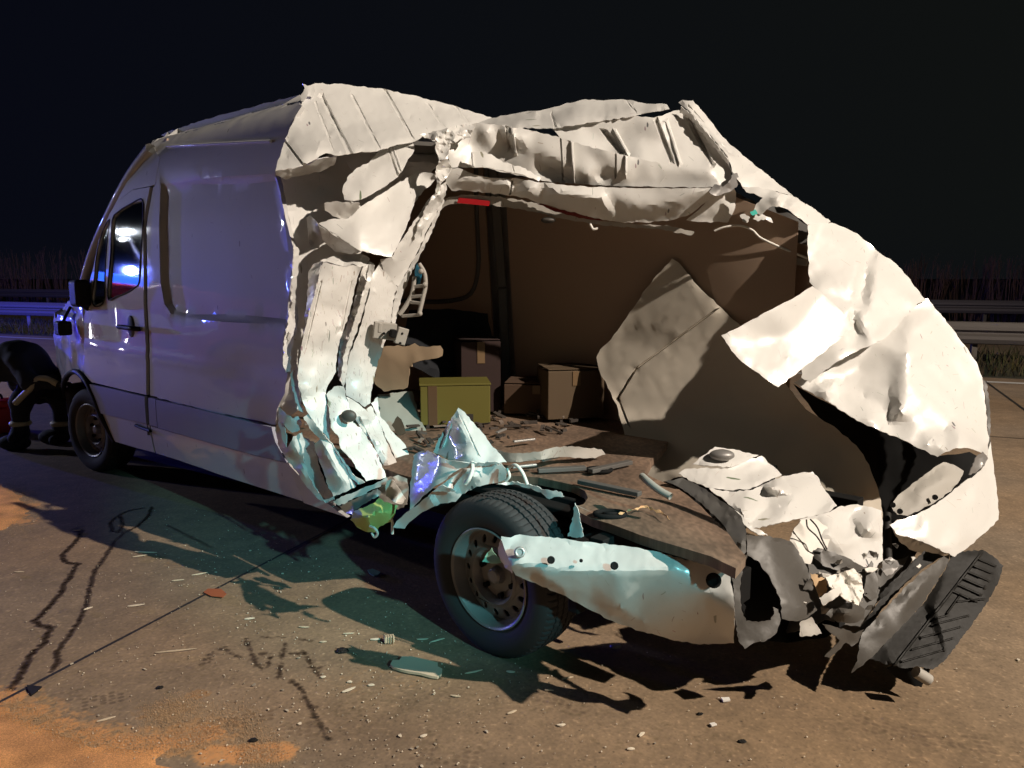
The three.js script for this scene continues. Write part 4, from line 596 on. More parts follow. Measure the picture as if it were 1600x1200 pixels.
W('arch_skin', M.paint, [[696, 718, 3.02], [722, 722, 2.98], [745, 724, 2.98], [770, 722, 2.98], [784, 724, 3.0], [760, 728, 3.02], [734, 730, 3.02], [712, 732, 3.02], [702, 726, 3.02]], { noise: .008, step: 4 });
W('arch_skirt', M.paint, [[640, 798, 3.20], [656, 786, 3.16], [676, 768, 3.10], [700, 750, 3.06], [724, 732, 3.04], [756, 728, 3.04], [784, 725, 3.04], [792, 735, 3.06], [790, 750, 3.08], [776, 755, 3.10], [760, 757, 3.10], [745, 760, 3.10], [722, 772, 3.10], [712, 784, 3.12], [688, 787, 3.14], [660, 800, 3.18], [645, 812, 3.22], [632, 826, 3.26], [614, 824, 3.28], [620, 814, 3.27]], { inn: [[700, 765, 3.03], [740, 745, 3.0], [675, 785, 3.08]], noise: .008, step: 5.5, k: 2 });
W('arch_skirt', M.paint, [[676, 768, 3.04], [692, 758, 3.0], [705, 763, 2.99], [712, 768, 3.0], [696, 769, 3.04]], { noise: .006, step: 4 });
W('arch_skirt', M.paint, [[775, 757, 3.1], [800, 752, 3.1], [828, 757, 3.06], [850, 765, 3.02], [876, 768, 2.98], [882, 776, 2.96], [870, 776, 2.98], [858, 780, 3.0], [848, 772, 3.04], [830, 763, 3.08], [800, 757, 3.12]], { noise: .006, step: 4 });
W('arch_skirt', M.paint, [[898, 786, 2.86], [904, 800, 2.84], [912, 838, 2.84], [898, 840, 2.86], [887, 838, 2.88], [894, 815, 2.87]], { noise: .006, step: 4 });
part('torn_strap', [tube([P(738, 722, 3.0), P(738, 735, 2.97), P(733, 748, 2.96), P(727, 756, 2.97)], .008), tube([P(795, 730, 2.98), P(806, 727, 2.94), P(816, 738, 2.92), P(824, 757, 2.92)], .007), tube([P(792, 732, 2.98), P(796, 744, 2.97), P(790, 752, 2.98)], .006)], M.paper, van);
// rear part of the left sill: outer quarter hanging off behind the wheel
W('quarter_panel', M.paint, [[783, 838, 2.820], [798, 840, 2.806], [812, 835, 2.821], [832, 838, 2.799], [853, 839, 2.787], [890, 843, 2.761], [931, 848, 2.737], [960, 851, 2.718], [994, 855, 2.691], [1028, 862, 2.664], [1058, 871, 2.635], [1090, 879, 2.618], [1119, 885, 2.599], [1140, 897, 2.587], [1146, 930, 2.539], [1148, 962, 2.540], [1147, 1005, 2.640], [1120, 1006, 2.669], [1087, 1006, 2.717], [1047, 999, 2.761], [1000, 986, 2.803], [962, 973, 2.829], [920, 952, 2.833], [878, 929, 2.826], [842, 914, 2.823], [806, 899, 2.829], [798, 886, 2.786], [790, 862, 2.803]],
  { inn: [[800, 884, 2.727], [835, 886, 2.710], [870, 889, 2.683], [912, 892, 2.659], [962, 893, 2.629], [1000, 891, 2.613], [1048, 888, 2.592], [1056, 880, 2.605], [850, 904, 2.726], [880, 925, 2.757], [930, 912, 2.696], [1000, 920, 2.663], [1050, 930, 2.622], [1100, 925, 2.592], [1000, 972, 2.743], [1060, 975, 2.706], [1110, 980, 2.665], [1080, 990, 2.714], [970, 950, 2.712]], noise: .006, step: 6.5, k: 2 }, 'dented white rear quarter hanging beside the rear wheel');
for (const [u, v, z, s] of [[812, 863, 2.748, .019], [861, 875, 2.70, .013], [908, 876, 2.67, .006], [960, 884, 2.63, .013], [1115, 907, 2.565, .024]]) { const c = P(u, v, z - .012), g = new THREE.TorusGeometry(s * .75, s * .32, 8, 18), d = new THREE.CylinderGeometry(s * .6, s * .6, .006, 14); g.lookAt(ray(u, v).negate()); d.rotateX(Math.PI / 2); d.lookAt(ray(u, v).negate()); for (const x of [g, d]) x.translate(c.x, c.y, c.z); part('bolt', [g, d], s > .018 && s < .02 ? M.zinc : M.black, van); }
W('paint_shard', M.mint, [[768, 856, 2.9], [774, 866, 2.88], [784, 879, 2.86], [768, 881, 2.88], [753, 878, 2.9], [760, 866, 2.91]], { noise: .006, step: 4 }, 'pale green plastic shard hanging in front of the rim');
W('quarter_lip', M.paint, [[783, 842, 2.82], [792, 866, 2.80], [800, 884, 2.78], [800, 896, 2.82], [790, 888, 2.85], [781, 872, 2.86], [778, 856, 2.86]], { noise: .008, step: 4 });
// rear roof header: crumpled beam between the door corners
W('roof_ridge', M.paint, [[745, 193, 4.36], [770, 184, 4.46], [800, 178, 4.44], [850, 171, 4.40], [880, 163, 4.40], [915, 155, 4.40], [950, 156, 4.38], [985, 156, 4.34], [1010, 162, 4.30], [1042, 163, 4.26], [1046, 170, 4.16], [1020, 174, 4.10], [990, 181, 4.08], [940, 189, 4.10], [900, 195, 4.10], [865, 201, 4.10], [838, 201, 4.12], [800, 198, 4.14], [770, 195, 4.22]], { inn: [[830, 186, 4.24], [900, 176, 4.2], [960, 172, 4.2]], noise: .008, step: 6, ribs: [[862, 178, 868, 198, 2.5, .02], [978, 156, 996, 178, 2.5, .015]] });
W('header_panel', M.paint, [[862, 201, 4.14], [900, 195, 4.14], [940, 189, 4.13], [990, 181, 4.12], [1022, 184, 4.12], [1040, 178, 4.14], [1060, 172, 4.16], [1072, 178, 4.14], [1090, 200, 4.12], [1110, 222, 4.10], [1130, 244, 4.08], [1142, 268, 4.06], [1144, 284, 4.04], [1128, 292, 4.00], [1090, 293, 4.02], [1040, 292, 4.05], [990, 292, 4.07], [940, 290, 4.08], [900, 287, 4.08], [900, 250, 4.10], [880, 220, 4.12]], { inn: [[1000, 215, 4.10], [1050, 230, 4.08], [1060, 262, 4.02], [1110, 268, 3.98], [1000, 262, 4.03], [960, 225, 4.14], [1100, 240, 4.06], [1020, 188, 4.08]], noise: .006, step: 6.5, ribs: [[945, 206, 972, 238, 5.5, .045], [962, 206, 980, 238, 3, -.02], [1026, 190, 1049, 250, 4.5, .045], [1042, 190, 1064, 258, 3, -.015], [1076, 188, 1112, 256, 4, .035]] });
W('header_front', M.paint, [[701, 208, 3.98], [722, 198, 4.0], [745, 192, 4.02], [772, 194, 4.02], [802, 198, 4.02], [838, 205, 4.01], [875, 215, 4.00], [908, 226, 3.99], [940, 234, 3.98], [968, 241, 3.98], [1000, 248, 3.99], [1030, 255, 4.0], [1040, 275, 4.0], [1030, 291, 4.02], [985, 291, 4.04], [940, 289, 4.05], [900, 287, 4.06], [860, 284, 4.07], [830, 278, 4.08], [790, 270, 4.08], [760, 262, 4.06], [730, 262, 4.04], [704, 262, 4.0], [700, 236, 3.98]], { inn: [[760, 205, 4.0], [790, 222, 4.08], [740, 225, 4.06], [830, 240, 4.02], [862, 262, 4.10], [870, 250, 4.0], [845, 225, 4.00], [940, 260, 4.01], [920, 275, 4.0], [800, 212, 3.97], [980, 270, 4.0], [940, 275, 4.06], [780, 250, 4.08]], noise: .007, step: 6, k: 2, ribs: [[876, 218, 880, 284, 1.6, .02], [893, 218, 897, 286, 2, -.018], [962, 242, 962, 278, 2, .018], [978, 244, 978, 274, 2, -.014], [800, 200, 806, 240, 3, -.025], [791, 198, 796, 232, 2.5, .02]] });
W('header_roll', M.paint, [[736, 237, 3.98], [758, 237, 3.98], [772, 244, 3.99], [784, 252, 4.0], [800, 257, 4.0], [817, 262, 4.01], [832, 270, 4.02], [846, 278, 4.03], [842, 283, 4.0], [820, 274, 3.96], [800, 270, 3.95], [782, 266, 3.94], [760, 262, 3.93], [737, 260, 3.93]], { noise: .010, step: 4.5, ribs: [[800, 257, 803, 270, 1.5, .012], [738, 238, 740, 260, 2, -.015]] });
W('header_lip', M.paint, [[700, 264, 3.96], [715, 262, 3.97], [735, 270, 3.98], [760, 277, 3.99], [790, 279, 4.0], [820, 281, 4.0], [850, 285, 4.0], [900, 291, 4.0], [950, 293, 4.0], [1000, 294, 3.99], [1060, 294, 3.97], [1124, 293, 3.95], [1122, 302, 3.98], [1100, 318, 4.02], [1072, 338, 4.06], [1048, 344, 4.08], [1010, 348, 4.10], [970, 347, 4.1], [942, 344, 4.1], [910, 336, 4.1], [885, 330, 4.1], [862, 322, 4.1], [846, 318, 4.1], [820, 309, 4.09], [790, 305, 4.08], [760, 301, 4.07], [730, 298, 4.06], [706, 298, 4.04], [696, 286, 4.0]], { inn: [[730, 282, 3.98], [760, 290, 4.02], [795, 290, 3.98], [805, 300, 4.06], [802, 285, 4.04], [830, 300, 3.98], [870, 300, 3.95], [900, 304, 3.94], [940, 308, 3.95], [945, 300, 4.0], [1000, 320, 4.0], [1060, 315, 3.98], [1090, 300, 3.95]], noise: .006, step: 6, k: 2, ribs: [[800, 284, 797, 304, 2, .025]] });
W('header_trim', M.primer, [[688, 320, 4.10], [697, 310, 4.08], [720, 304, 4.08], [760, 306, 4.09], [800, 310, 4.10], [835, 317, 4.11], [870, 327, 4.12], [900, 336, 4.12], [940, 346, 4.13], [990, 350, 4.14], [1040, 352, 4.15], [1085, 362, 4.16], [1080, 368, 4.17], [1030, 358, 4.17], [990, 356, 4.16], [940, 352, 4.15], [895, 345, 4.14], [862, 337, 4.13], [830, 330, 4.12], [790, 323, 4.11], [755, 319, 4.10], [722, 318, 4.10], [700, 320, 4.10], [691, 326, 4.10]], { noise: .003, step: 5 });
W('reflector', M.red, [[717, 309, 4.07], [766, 314, 4.07], [764, 322, 4.08], [714, 317, 4.08]], { noise: 0, jag: 0, step: 8, k: 0 }, 'bright red reflector strip above the door opening');
W('reflector', std(.16, .012, .01, .4), [[838, 317, 4.08], [870, 326, 4.08], [905, 334, 4.08], [940, 337, 4.09], [943, 344, 4.10], [905, 341, 4.10], [868, 331, 4.09]], { noise: .003, step: 6 }, 'torn dark red reflector strip under the header');
{ const c = P(857, 344, 4.1), g = new THREE.SphereGeometry(.034, 16, 10); g.scale(1.2, .5, 1); g.translate(c.x, c.y, c.z); part('interior_lamp', g, M.greyplastic, van); part('torn_cable', [tube([P(922, 350, 4.1), P(927, 358, 4.1), P(934, 357, 4.1)], .007)], M.paper, van); }
W('header_knot', M.scraped, [[655, 211, 3.92], [680, 205, 3.92], [700, 200, 3.94], [730, 193, 3.98], [742, 198, 3.98], [735, 214, 3.94], [718, 218, 3.92], [704, 226, 3.90], [700, 248, 3.88], [706, 262, 3.90], [698, 278, 3.90], [688, 290, 3.90], [696, 302, 3.94], [688, 310, 3.96], [680, 304, 3.92], [683, 285, 3.88], [680, 268, 3.87], [686, 250, 3.86], [680, 232, 3.87], [681, 218, 3.88], [664, 216, 3.92]], { noise: .035, step: 3.8, k: 0, freq: 10 });
W('header_knot', M.scraped, [[688, 290, 3.92], [698, 284, 3.92], [697, 304, 3.95], [690, 318, 3.98], [676, 336, 3.96], [660, 360, 3.94], [646, 380, 3.92], [652, 354, 3.90], [664, 328, 3.89], [676, 305, 3.90]], { noise: .022, step: 4, k: 0, freq: 9 });
W('header_end', M.paint, [[1122, 294, 4.02], [1146, 290, 4.04], [1150, 300, 4.10], [1148, 346, 4.15], [1110, 348, 4.15], [1072, 344, 4.12], [1100, 320, 4.07]], { noise: .008, step: 6 });
W('header_end', M.steel, [[1108, 300, 3.95], [1116, 288, 3.94], [1130, 292, 3.94], [1138, 286, 3.94], [1146, 272, 3.98], [1152, 270, 4.0], [1156, 288, 4.0], [1146, 296, 3.97], [1132, 302, 3.95], [1118, 306, 3.95]], { noise: .03, step: 3.5, k: 0 });
// right rear corner: edge of the roof running down into the side wall
W('corner_edge', M.paint, [[1060, 160, 4.22], [1066, 156, 4.2], [1083, 157, 4.18], [1098, 174, 4.18], [1118, 200, 4.18], [1142, 227, 4.18], [1170, 250, 4.18], [1200, 273, 4.18], [1236, 303, 4.17], [1270, 328, 4.16], [1300, 349, 4.15], [1264, 322, 4.08], [1236, 306, 4.06], [1207, 298, 4.05], [1180, 293, 4.03], [1160, 292, 4.0], [1152, 280, 3.98], [1144, 268, 3.98], [1137, 244, 4.0], [1118, 220, 4.02], [1100, 200, 4.04], [1081, 178, 4.08], [1070, 168, 4.14]], { inn: [[1180, 270, 4.08]], noise: .004, step: 6, ribs: [[1076, 166, 1140, 240, 2.5, .02]] });
W('corner_seam', M.paint, [[1064, 166, 4.1], [1080, 178, 4.06], [1100, 202, 4.02], [1120, 226, 4.0], [1138, 250, 3.98], [1146, 276, 3.98], [1140, 262, 4.04], [1122, 238, 4.06], [1100, 212, 4.08], [1078, 186, 4.12], [1062, 176, 4.14]], { noise: .006, step: 4 });
W('corner_arch', M.paint, [[1160, 293, 3.99], [1180, 292, 4.0], [1207, 297, 4.0], [1234, 305, 4.01], [1265, 322, 4.03], [1298, 346, 4.06], [1290, 352, 4.0], [1262, 351, 3.95], [1236, 331, 3.94], [1222, 324, 3.94], [1209, 322, 3.94], [1197, 328, 3.95], [1188, 336, 3.97], [1178, 330, 3.98], [1182, 318, 3.98], [1192, 309, 3.97], [1178, 302, 3.98], [1166, 300, 4.0]], { inn: [[1215, 308, 3.92], [1240, 318, 3.93]], noise: .006, step: 5 });
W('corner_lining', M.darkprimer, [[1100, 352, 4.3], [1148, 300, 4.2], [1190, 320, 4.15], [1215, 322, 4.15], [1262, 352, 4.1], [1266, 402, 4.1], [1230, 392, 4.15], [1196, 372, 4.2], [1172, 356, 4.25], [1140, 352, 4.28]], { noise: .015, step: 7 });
W('corner_lining', M.liner, [[1236, 376, 4.12], [1264, 384, 4.06], [1270, 430, 4.0], [1274, 470, 3.98], [1240, 490, 4.1], [1226, 430, 4.2]], { noise: .006, step: 7 });
part('corner_scrap', [sheet([[1156, 336, 4.0], [1164, 334, 4.0], [1172, 340, 4.0], [1168, 348, 4.0], [1160, 346, 4.0]], { noise: .01, step: 3.5 }), sheet([[1176, 342, 3.98], [1184, 332, 3.98], [1194, 336, 3.98], [1204, 340, 3.98], [1208, 348, 3.98], [1196, 342, 3.96], [1184, 346, 3.97]], { noise: .012, step: 3.5 })], M.paint, van);
W('corner_clip', std(.02, .42, .34, .4), [[1172, 331, 3.95], [1180, 327, 3.95], [1184, 334, 3.95], [1176, 337, 3.95]], { noise: .004, step: 4 }, 'small turquoise clip in the right roof corner');
part('corner_wire', tube([P(1116, 361, 4.1), P(1132, 355, 4.08), P(1158, 353, 4.06), P(1176, 360, 4.05), P(1186, 370, 4.05), P(1214, 384, 4.04), P(1262, 404, 4.02)], .006), M.paper, van);
part('cargo_rail', [beam(P(1098, 366, 4.32), P(1180, 396, 4.2), .05, .035), beam(P(1180, 396, 4.2), P(1263, 411, 4.05), .05, .035)], M.primer, van);
// the right side wall, ripped and bent outwards
W('torn_side_wall', M.paint, [[1262, 352, 3.92], [1282, 348, 3.98], [1300, 348, 4.02], [1340, 365, 4.03], [1373, 394, 4.02], [1400, 412, 3.99], [1422, 436, 3.96], [1440, 462, 3.94], [1448, 469, 3.93], [1434, 474, 3.86], [1422, 488, 3.83], [1408, 503, 3.78], [1386, 526, 3.70], [1362, 539, 3.66], [1332, 552, 3.64], [1300, 571, 3.62], [1266, 598, 3.62], [1252, 590, 3.64], [1256, 540, 3.70], [1268, 480, 3.77], [1275, 453, 3.80], [1265, 440, 3.84], [1263, 400, 3.88]],
  { inn: [[1372, 398, 3.98], [1366, 432, 3.88], [1360, 462, 3.81], [1356, 486, 3.76], [1354, 412, 3.955], [1348, 440, 3.915], [1346, 465, 3.86], [1344, 412, 3.90], [1337, 432, 3.85], [1334, 455, 3.80], [1340, 482, 3.76], [1331, 472, 3.79], [1334, 490, 3.785], [1335, 508, 3.78], [1327, 486, 3.745], [1326, 508, 3.72], [1342, 506, 3.715], [1345, 490, 3.74], [1300, 420, 3.86], [1310, 380, 3.94], [1400, 450, 3.88], [1384, 500, 3.77], [1370, 520, 3.71], [1300, 520, 3.70], [1310, 560, 3.62]], noise: .004, step: 6, k: 2 }, 'bright ripped side wall bent outwards at the right');
W('torn_side_wall', M.paint, [[1434, 472, 3.93], [1450, 466, 3.95], [1465, 486, 3.92], [1490, 516, 3.90], [1512, 545, 3.86], [1526, 566, 3.83], [1535, 590, 3.80], [1541, 640, 3.74], [1545, 690, 3.66], [1543, 712, 3.62], [1530, 706, 3.52], [1512, 700, 3.48], [1495, 700, 3.46], [1478, 706, 3.46], [1465, 714, 3.48], [1440, 702, 3.50], [1418, 690, 3.52], [1380, 675, 3.55], [1350, 662, 3.58], [1325, 648, 3.60], [1295, 628, 3.64], [1265, 612, 3.68], [1240, 598, 3.72], [1256, 588, 3.74], [1300, 564, 3.76], [1332, 546, 3.78], [1362, 532, 3.80], [1386, 518, 3.84], [1408, 498, 3.89], [1422, 482, 3.92]],
  { inn: [[1417, 552, 3.72], [1414, 580, 3.68], [1411, 608, 3.635], [1409, 632, 3.59], [1404, 645, 3.56], [1392, 640, 3.645], [1388, 610, 3.685], [1390, 580, 3.73], [1340, 575, 3.78], [1310, 590, 3.76], [1280, 600, 3.73], [1290, 612, 3.62], [1302, 640, 3.575], [1282, 606, 3.64], [1310, 622, 3.68], [1350, 620, 3.70], [1380, 640, 3.65], [1430, 626, 3.61], [1470, 612, 3.68], [1500, 602, 3.74], [1500, 620, 3.71], [1460, 640, 3.62], [1480, 560, 3.80], [1450, 530, 3.81], [1420, 520, 3.80], [1430, 655, 3.58], [1450, 690, 3.49], [1475, 672, 3.58], [1462, 690, 3.49], [1500, 680, 3.53], [1492, 655, 3.62], [1515, 670, 3.62], [1360, 655, 3.57], [1388, 664, 3.61], [1440, 676, 3.545]], noise: .004, step: 6, k: 2 }, 'lower bulging half of the ripped side wall');
W('torn_side_flap', M.paint, [[1127, 524, 3.50], [1160, 508, 3.52], [1200, 486, 3.55], [1232, 470, 3.58], [1256, 455, 3.62], [1270, 447, 3.66], [1282, 456, 3.68], [1310, 482, 3.66], [1334, 509, 3.66], [1312, 530, 3.62], [1280, 555, 3.56], [1248, 580, 3.50], [1216, 605, 3.44], [1196, 592, 3.44], [1180, 580, 3.45], [1160, 566, 3.46], [1143, 548, 3.48]], { inn: [[1200, 530, 3.56], [1240, 520, 3.58], [1230, 560, 3.52], [1165, 540, 3.51], [1180, 572, 3.47]], noise: .004, step: 7, k: 3 });
W('side_wall_edge', M.greyplastic, [[1536, 592, 3.82], [1542, 600, 3.82], [1547, 640, 3.78], [1548, 690, 3.70], [1546, 716, 3.66], [1543, 712, 3.64], [1545, 690, 3.68], [1541, 640, 3.76]], { noise: .002, step: 5 });
W('inner_right_wall', M.black, [[1240, 600, 4.37], [1330, 650, 4.27], [1470, 712, 3.95], [1515, 706, 3.92], [1540, 718, 3.92], [1520, 760, 3.80], [1500, 800, 3.80], [1440, 850, 3.75], [1400, 920, 3.92], [1372, 930, 3.92], [1370, 800, 4.02], [1300, 680, 4.27]], { noise: .008, step: 12 });  // black colour stands in for the shadow on this part of the wall
W('corner_tear', M.steel, [[1524, 716, 3.50], [1536, 706, 3.54], [1544, 716, 3.58], [1538, 728, 3.52], [1526, 738, 3.48], [1514, 742, 3.46], [1520, 728, 3.48]], { noise: .022, step: 3.6, k: 0 });
// bent inner panel that fills the right of the opening
W('inner_panel', M.panelgrey, [[1050, 404, 'l1.76'], [1060, 410, 'l1.77'], [1090, 446, 'l1.78'], [1126, 480, 'l1.79'], [1160, 512, 'l1.80'], [1210, 580, 'l1.80'], [1260, 640, 'l1.80'], [1310, 672, 'l1.80'], [1338, 696, 'l1.80'], [1358, 726, 'l1.80'], [1372, 764, 'l1.80'], [1379, 800, 'l1.80'], [1380, 850, 'l1.76'], [1340, 850, 'l1.66'], [1290, 800, 'l1.62'], [1240, 765, 'l1.60'], [1180, 730, 'l1.52'], [1120, 745, 'l1.45'], [1060, 745, 'l1.42'], [1030, 755, 'l1.40'], [1008, 742, 'l1.42'], [990, 712, 'l1.46'], [976, 680, 'l1.52'], [966, 640, 'l1.57'], [950, 606, 'l1.61'], [936, 578, 'l1.64'], [932, 558, 'l1.66'], [938, 546, 'l1.67'], [955, 530, 'l1.69'], [980, 495, 'l1.71'], [1010, 450, 'l1.74']],
  { inn: [[1060, 540, 'l1.73'], [1080, 640, 'l1.66'], [1150, 600, 'l1.74'], [1180, 660, 'l1.70'], [1230, 672, 'l1.73'], [1290, 690, 'l1.74'], [1325, 712, 'l1.74'], [1240, 690, 'l1.66'], [1190, 690, 'l1.63'], [1300, 740, 'l1.68'], [1350, 770, 'l1.74'], [1040, 700, 'l1.53'], [1100, 715, 'l1.52']], noise: .003, fold: .0006, step: 9, k: 2, ribs: [[1124, 480, 994, 576, 1.8, .02], [994, 576, 966, 622, 1.8, .02], [966, 622, 984, 668, 1.8, .02]] }, 'dull grey-brown inner panel bent into the load space');
// crumpled white plates at the right end of the floor
W('floor_plate', M.paint, [[1082, 725, 3.34], [1098, 712, 3.36], [1117, 698, 3.40], [1150, 703, 3.42], [1186, 711, 3.44], [1164, 722, 3.36], [1140, 730, 3.30], [1110, 728, 3.30]], { noise: .003, step: 5 });
{ const c = P(1128, 711, 3.33), g = new THREE.SphereGeometry(.055, 20, 10); g.scale(1, .45, .7); g.translate(c.x, c.y, c.z); part('lashing_ring', g, M.steel, van); }
W('crumpled_plate', M.paint, [[1060, 740, 3.30], [1070, 733, 3.32], [1100, 731, 3.32], [1136, 731, 3.32], [1164, 722, 3.36], [1190, 712, 3.40], [1204, 726, 3.40], [1222, 742, 3.40], [1206, 748, 3.30], [1190, 756, 3.26], [1172, 764, 3.24], [1140, 766, 3.22], [1108, 762, 3.22], [1080, 752, 3.26]], { inn: [[1130, 745, 3.28], [1170, 742, 3.32]], noise: .008, step: 5 });
W('crumpled_plate', M.paint, [[1108, 763, 3.18], [1140, 768, 3.20], [1172, 766, 3.20], [1190, 758, 3.24], [1222, 744, 3.32], [1246, 740, 3.36], [1270, 737, 3.38], [1280, 748, 3.36], [1288, 764, 3.32], [1300, 780, 3.28], [1308, 790, 3.24], [1295, 800, 3.16], [1272, 806, 3.14], [1250, 810, 3.10], [1212, 818, 3.04], [1176, 826, 2.98], [1160, 806, 3.04], [1135, 784, 3.12]], { inn: [[1160, 802, 3.02], [1207, 774, 3.20], [1176, 815, 3.06], [1200, 790, 3.16], [1240, 775, 3.18], [1205, 762, 3.14]], noise: .007, step: 5.5, k: 1 });
W('crumpled_plate', M.paint, [[1128, 786, 3.06], [1150, 798, 3.04], [1166, 812, 3.00], [1178, 826, 2.98], [1192, 830, 2.97], [1200, 837, 2.96], [1184, 835, 2.95], [1168, 824, 2.96], [1150, 808, 3.0]], { noise: .008, step: 4 });
W('crushed_post', M.paint, [[1250, 811, 3.08], [1276, 806, 3.10], [1297, 800, 3.14], [1310, 792, 3.18], [1340, 788, 3.22], [1362, 792, 3.22], [1378, 798, 3.22], [1379, 840, 3.16], [1379, 888, 3.10], [1350, 887, 3.04], [1322, 872, 3.02], [1300, 863, 3.0], [1276, 856, 2.98], [1262, 846, 2.98], [1246, 838, 3.0]], { inn: [[1296, 830, 2.98], [1320, 830, 3.12], [1344, 840, 3.10], [1330, 805, 3.2], [1356, 830, 3.06], [1310, 850, 2.98], [1345, 870, 3.06]], noise: .008, step: 5.5, k: 2 });
W('crushed_post', M.paper, [[1234, 843, 2.94], [1240, 828, 2.96], [1252, 812, 2.98], [1274, 810, 3.0], [1292, 822, 3.0], [1298, 840, 2.98], [1290, 862, 2.95], [1276, 858, 2.94], [1270, 870, 2.90], [1266, 882, 2.88], [1256, 880, 2.88], [1246, 862, 2.9]], { noise: .014, step: 4.5, k: 0 });
part('torn_cable', [tube([P(1260, 812, 2.92), P(1262, 824, 2.9), P(1276, 838, 2.9), P(1284, 850, 2.89), P(1290, 860, 2.9)], .003), tube([P(1266, 811, 2.92), P(1277, 824, 2.9), P(1284, 842, 2.88), P(1292, 858, 2.9)], .003)], M.plastic, van);
W('crushed_post_base', M.greyplastic, [[1268, 868, 2.92], [1278, 856, 2.92], [1300, 862, 2.94], [1330, 874, 2.96], [1352, 888, 2.98], [1338, 892, 2.92], [1310, 892, 2.88], [1286, 884, 2.88]], { noise: .012, step: 5 });
W('crushed_post_base', M.darkprimer, [[1262, 880, 2.92], [1290, 884, 2.92], [1330, 890, 2.96], [1350, 886, 3.0], [1380, 890, 3.1], [1370, 930, 2.95], [1340, 960, 2.8], [1300, 960, 2.76], [1270, 930, 2.82]], { noise: .012, step: 8 });
part('insulation', [sheet([[1266, 896, 2.80], [1280, 898, 2.80], [1292, 906, 2.80], [1292, 924, 2.78], [1280, 932, 2.76], [1274, 916, 2.78]], { noise: .03, step: 3.6, k: 0 })], M.insulation, van);
part('insulation', [sheet([[1290, 902, 2.80], [1312, 896, 2.82], [1334, 888, 2.84], [1346, 900, 2.84], [1350, 926, 2.80], [1342, 946, 2.76], [1328, 940, 2.74], [1310, 930, 2.74], [1296, 916, 2.78]], { noise: .04, step: 3.6, k: 0, freq: 9 }), sheet([[1280, 934, 2.72], [1296, 924, 2.72], [1312, 916, 2.74], [1316, 926, 2.72], [1300, 938, 2.70], [1286, 946, 2.70]], { noise: .018, step: 4, k: 0 })], M.paper, van);
// dark strip and grey plastic at the broken left rear corner
W('bent_strip', M.darkprimer, [[1040, 752, 3.1], [1066, 746, 3.1], [1098, 762, 3.02], [1130, 784, 2.92], [1158, 806, 2.8], [1166, 830, 2.72], [1166, 862, 2.66], [1158, 876, 2.62], [1142, 874, 2.62], [1148, 850, 2.68], [1130, 820, 2.8], [1096, 786, 2.94], [1066, 764, 3.04]], { inn: [[1140, 806, 2.82], [1158, 850, 2.62]], noise: .004, step: 5.5, k: 3 });
part('loose_trim', [tube([P(1003, 744, 2.95), P(1012, 752, 2.9), P(1030, 766, 2.85), P(1048, 776, 2.82)], .014, { sides: 8 })], M.primer, van);
W('corner_cover', M.greyplastic, [[1166, 836, 2.790], [1190, 836, 2.830], [1214, 840, 2.870], [1236, 846, 2.910], [1250, 866, 2.910], [1262, 888, 2.890], [1272, 916, 2.850], [1281, 946, 2.810], [1276, 954, 2.770], [1262, 966, 2.730], [1244, 971, 2.690], [1222, 967, 2.670], [1220, 938, 2.690], [1204, 904, 2.730], [1184, 876, 2.770], [1168, 868, 2.770]], { inn: [[1210, 870, 2.790], [1240, 910, 2.770], [1250, 948, 2.710], [1232, 940, 2.700]], noise: .004, step: 6, k: 3 }, 'bent dark grey plastic corner cover');
W('corner_cover', M.greyplastic, [[1143, 878, 2.650], [1156, 872, 2.650], [1168, 866, 2.670], [1160, 890, 2.650], [1156, 920, 2.630], [1158, 950, 2.610], [1166, 970, 2.590], [1186, 972, 2.590], [1204, 969, 2.600], [1210, 958, 2.610], [1208, 948, 2.620], [1216, 952, 2.620], [1220, 968, 2.610], [1214, 988, 2.590], [1196, 1002, 2.570], [1180, 1004, 2.570], [1164, 1014, 2.550], [1154, 1002, 2.570], [1148, 965, 2.600], [1146, 925, 2.620]], { noise: .008, step: 4.5 });
W('corner_shade_sheet', M.black, [[1160, 880, 2.870], [1172, 866, 2.870], [1190, 880, 2.850], [1212, 910, 2.830], [1222, 940, 2.810], [1214, 968, 2.770], [1170, 975, 2.770], [1156, 940, 2.790]], { noise: .004, step: 9 });  // black sheet painted as the shade inside the corner cover
W('corner_shred', M.primer, [[1250, 972, 2.670], [1268, 964, 2.690], [1276, 976, 2.690], [1284, 990, 2.670], [1264, 994, 2.650], [1250, 994, 2.650]], { noise: .010, step: 4 });
